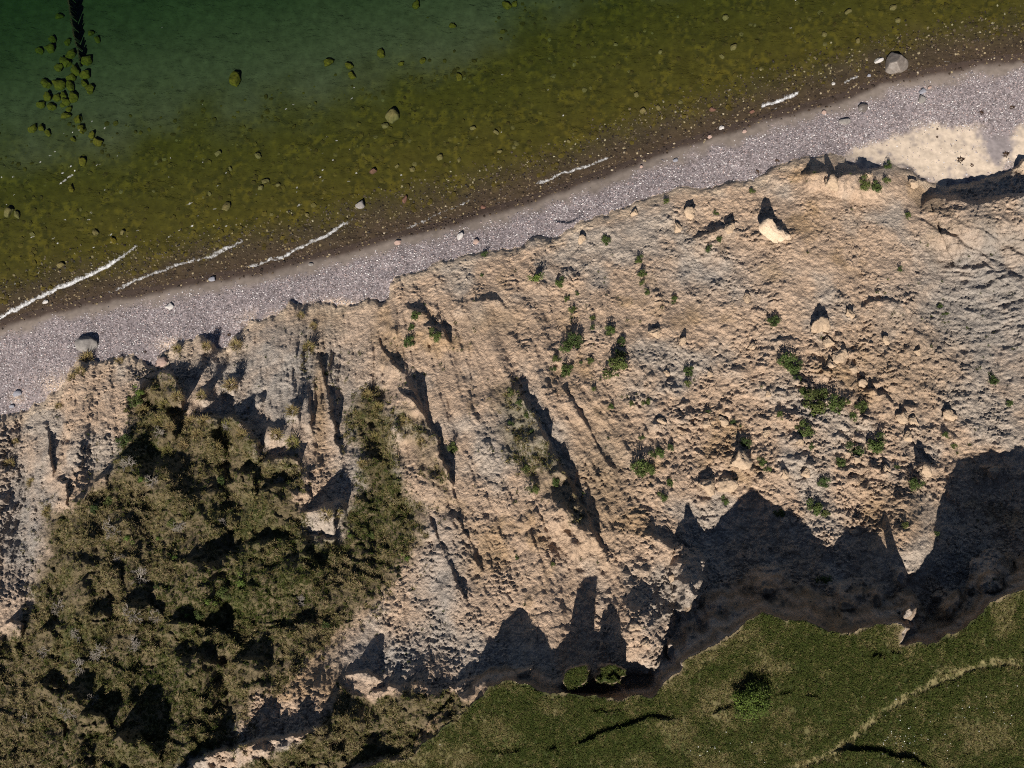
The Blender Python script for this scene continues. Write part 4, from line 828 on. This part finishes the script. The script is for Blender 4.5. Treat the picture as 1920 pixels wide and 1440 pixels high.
def bare_shrub(seed):
    r = random.Random(seed); co = []; fs = []
    def grow(p, d, l, rad, n):
        e = p + d * l; tube(co, fs, p, e, rad, rad * .65, 4)
        if n == 0: return
        for _ in range(r.choice((2, 3, 3))):
            nd = (d + Vector((r.gauss(0, .55), r.gauss(0, .55), r.gauss(.0, .4)))).normalized(); grow(p + d * l * r.uniform(.6, 1), nd, l * r.uniform(.6, .85), rad * .62, n - 1)
    for _ in range(7):
        a = r.uniform(0, 6.28); grow(Vector((r.gauss(0, .1), r.gauss(0, .1), -.1)), Vector((math.cos(a) * .8, math.sin(a) * .8, r.uniform(.5, 1.2))).normalized(), .42, .030, 3)
    me = bpy.data.meshes.new('bare_shrub'); me.from_pydata(co, [], fs); me.materials.append(L_TWIG); return me
BM_ = [bare_shrub(s_) for s_ in range(4)]
BARE = [(213, 990, 26), (337, 980, 22), (260, 1087, 26), (110, 1140, 22), (250, 1147, 24), (150, 1187, 20), (197, 1223, 26), (293, 1157, 20), (127, 1330, 22), (247, 1203, 24), (143, 1253, 22), (420, 980, 20), (300, 817, 18), (430, 797, 16), (247, 873, 22), (290, 903, 22), (1010, 497, 14), (525, 905, 14), (90, 1220, 20), (180, 1310, 20), (60, 1350, 22), (225, 1040, 18), (560, 1130, 16), (1870, 690, 10)]
lo = where([(a, b) for a, b, c in BARE], [4, 3, 0])
for i, (u, v, r) in enumerate(BARE):
    k = px(u, v) * r; p = at(u, v); o = link('bare_shrub', BM_[i % 4]); o.location = p; o.scale = (k, k, k * .8); o.rotation_euler = (0, 0, random.uniform(0, 6))
    tag(o, 'leafless twiggy shrub, %s such shrub %s %s' % lo[i], 'shrub', 'leafless twiggy shrubs')
M_WEED = rand_mat('dried_seaweed', [(0, (.035, .02, .014)), (1, (.06, .035, .022))], .9, 'tint', .2)
WM = [blades_mesh('seaweed', 60, s_ + 90, M_WEED, 1.0, .35, .10, 1.6) for s_ in range(3)]
for i, (u, v, r, lab) in enumerate([(1897, 202, 8, 'dark brown seaweed clump on the sand at far right'), (1840, 212, 7, 'dark brown seaweed clump, left of the far right one'), (1844, 228, 3, 'tiny dark seaweed scrap below two larger clumps'), (1457, 302, 7, 'brown seaweed clump at the foot of the slope beside sand patch'), (1420, 323, 8, 'brown dry plant scrap at the cliff foot, left of another'),
                                    (430, 628, 6, 'red brown plant scrap on shingle at the left cliff foot'), (1800, 300, 12, 'dry dark plant tangle on the pale sand patch'), (1757, 242, 4, 'small dark scrap on the upper edge of the sand patch'), (1757, 257, 4, 'small dark scrap within the upper sand patch'), (1885, 290, 11, 'dead brown plant clump right of the sand patch tangle'), (1822, 310, 6, 'small dead plant just right of the sand patch tangle'), (38, 712, 4, 'small rusty plant scrap on the far left shingle'), (272, 660, 5, 'dark plant scrap on shingle above the pink boulder')]):
    k = px(u, v) * r; p = at(u, v); o = link('seaweed_clump', WM[i % 3]); o.location = (p.x, p.y, p.z + .01); o.scale = (k * .8, k * .6, k * .5); o.rotation_euler = (0, 0, random.uniform(-.5, .5)); tag(o, lab, 'seaweed')
# small flowers in the turf
fm, t, p_ = mat('white_petals'); p_.inputs['Base Color'].default_value = (.6, .6, .55, 1)
fl = bpy.data.meshes.new('flower'); fl.from_pydata([(math.cos(a) * .5, math.sin(a) * .5, .6 + .1 * (i_ % 2)) for i_, a in enumerate(np.linspace(0, 5.5, 8))] + [(0, 0, .55), (0, 0, 0)], [], [(i_, (i_ + 1) % 8, 8) for i_ in range(8)] + [(0, 8, 9)]); fl.materials.append(fm)
u, v, r = spots(4000, 640, 1950, 1160, 1440, meadow * np.clip(blob(1690, 1385, 60, 40) + .5 * blob(1370, 1405, 60, 30) + .25 * blob(1800, 1330, 120, 60) + .2 * blob(880, 1420, 120, 20), 0, 1) * .5, 431)
s_ = r.uniform(.025, .05, len(u)); tag(scatter('white_flowers', place(u, v, .05), np.stack([s_, s_, s_], 1), turns(r, len(u), .2), [fl]), 'tiny white flowers sprinkled in the meadow turf', 'flowers')
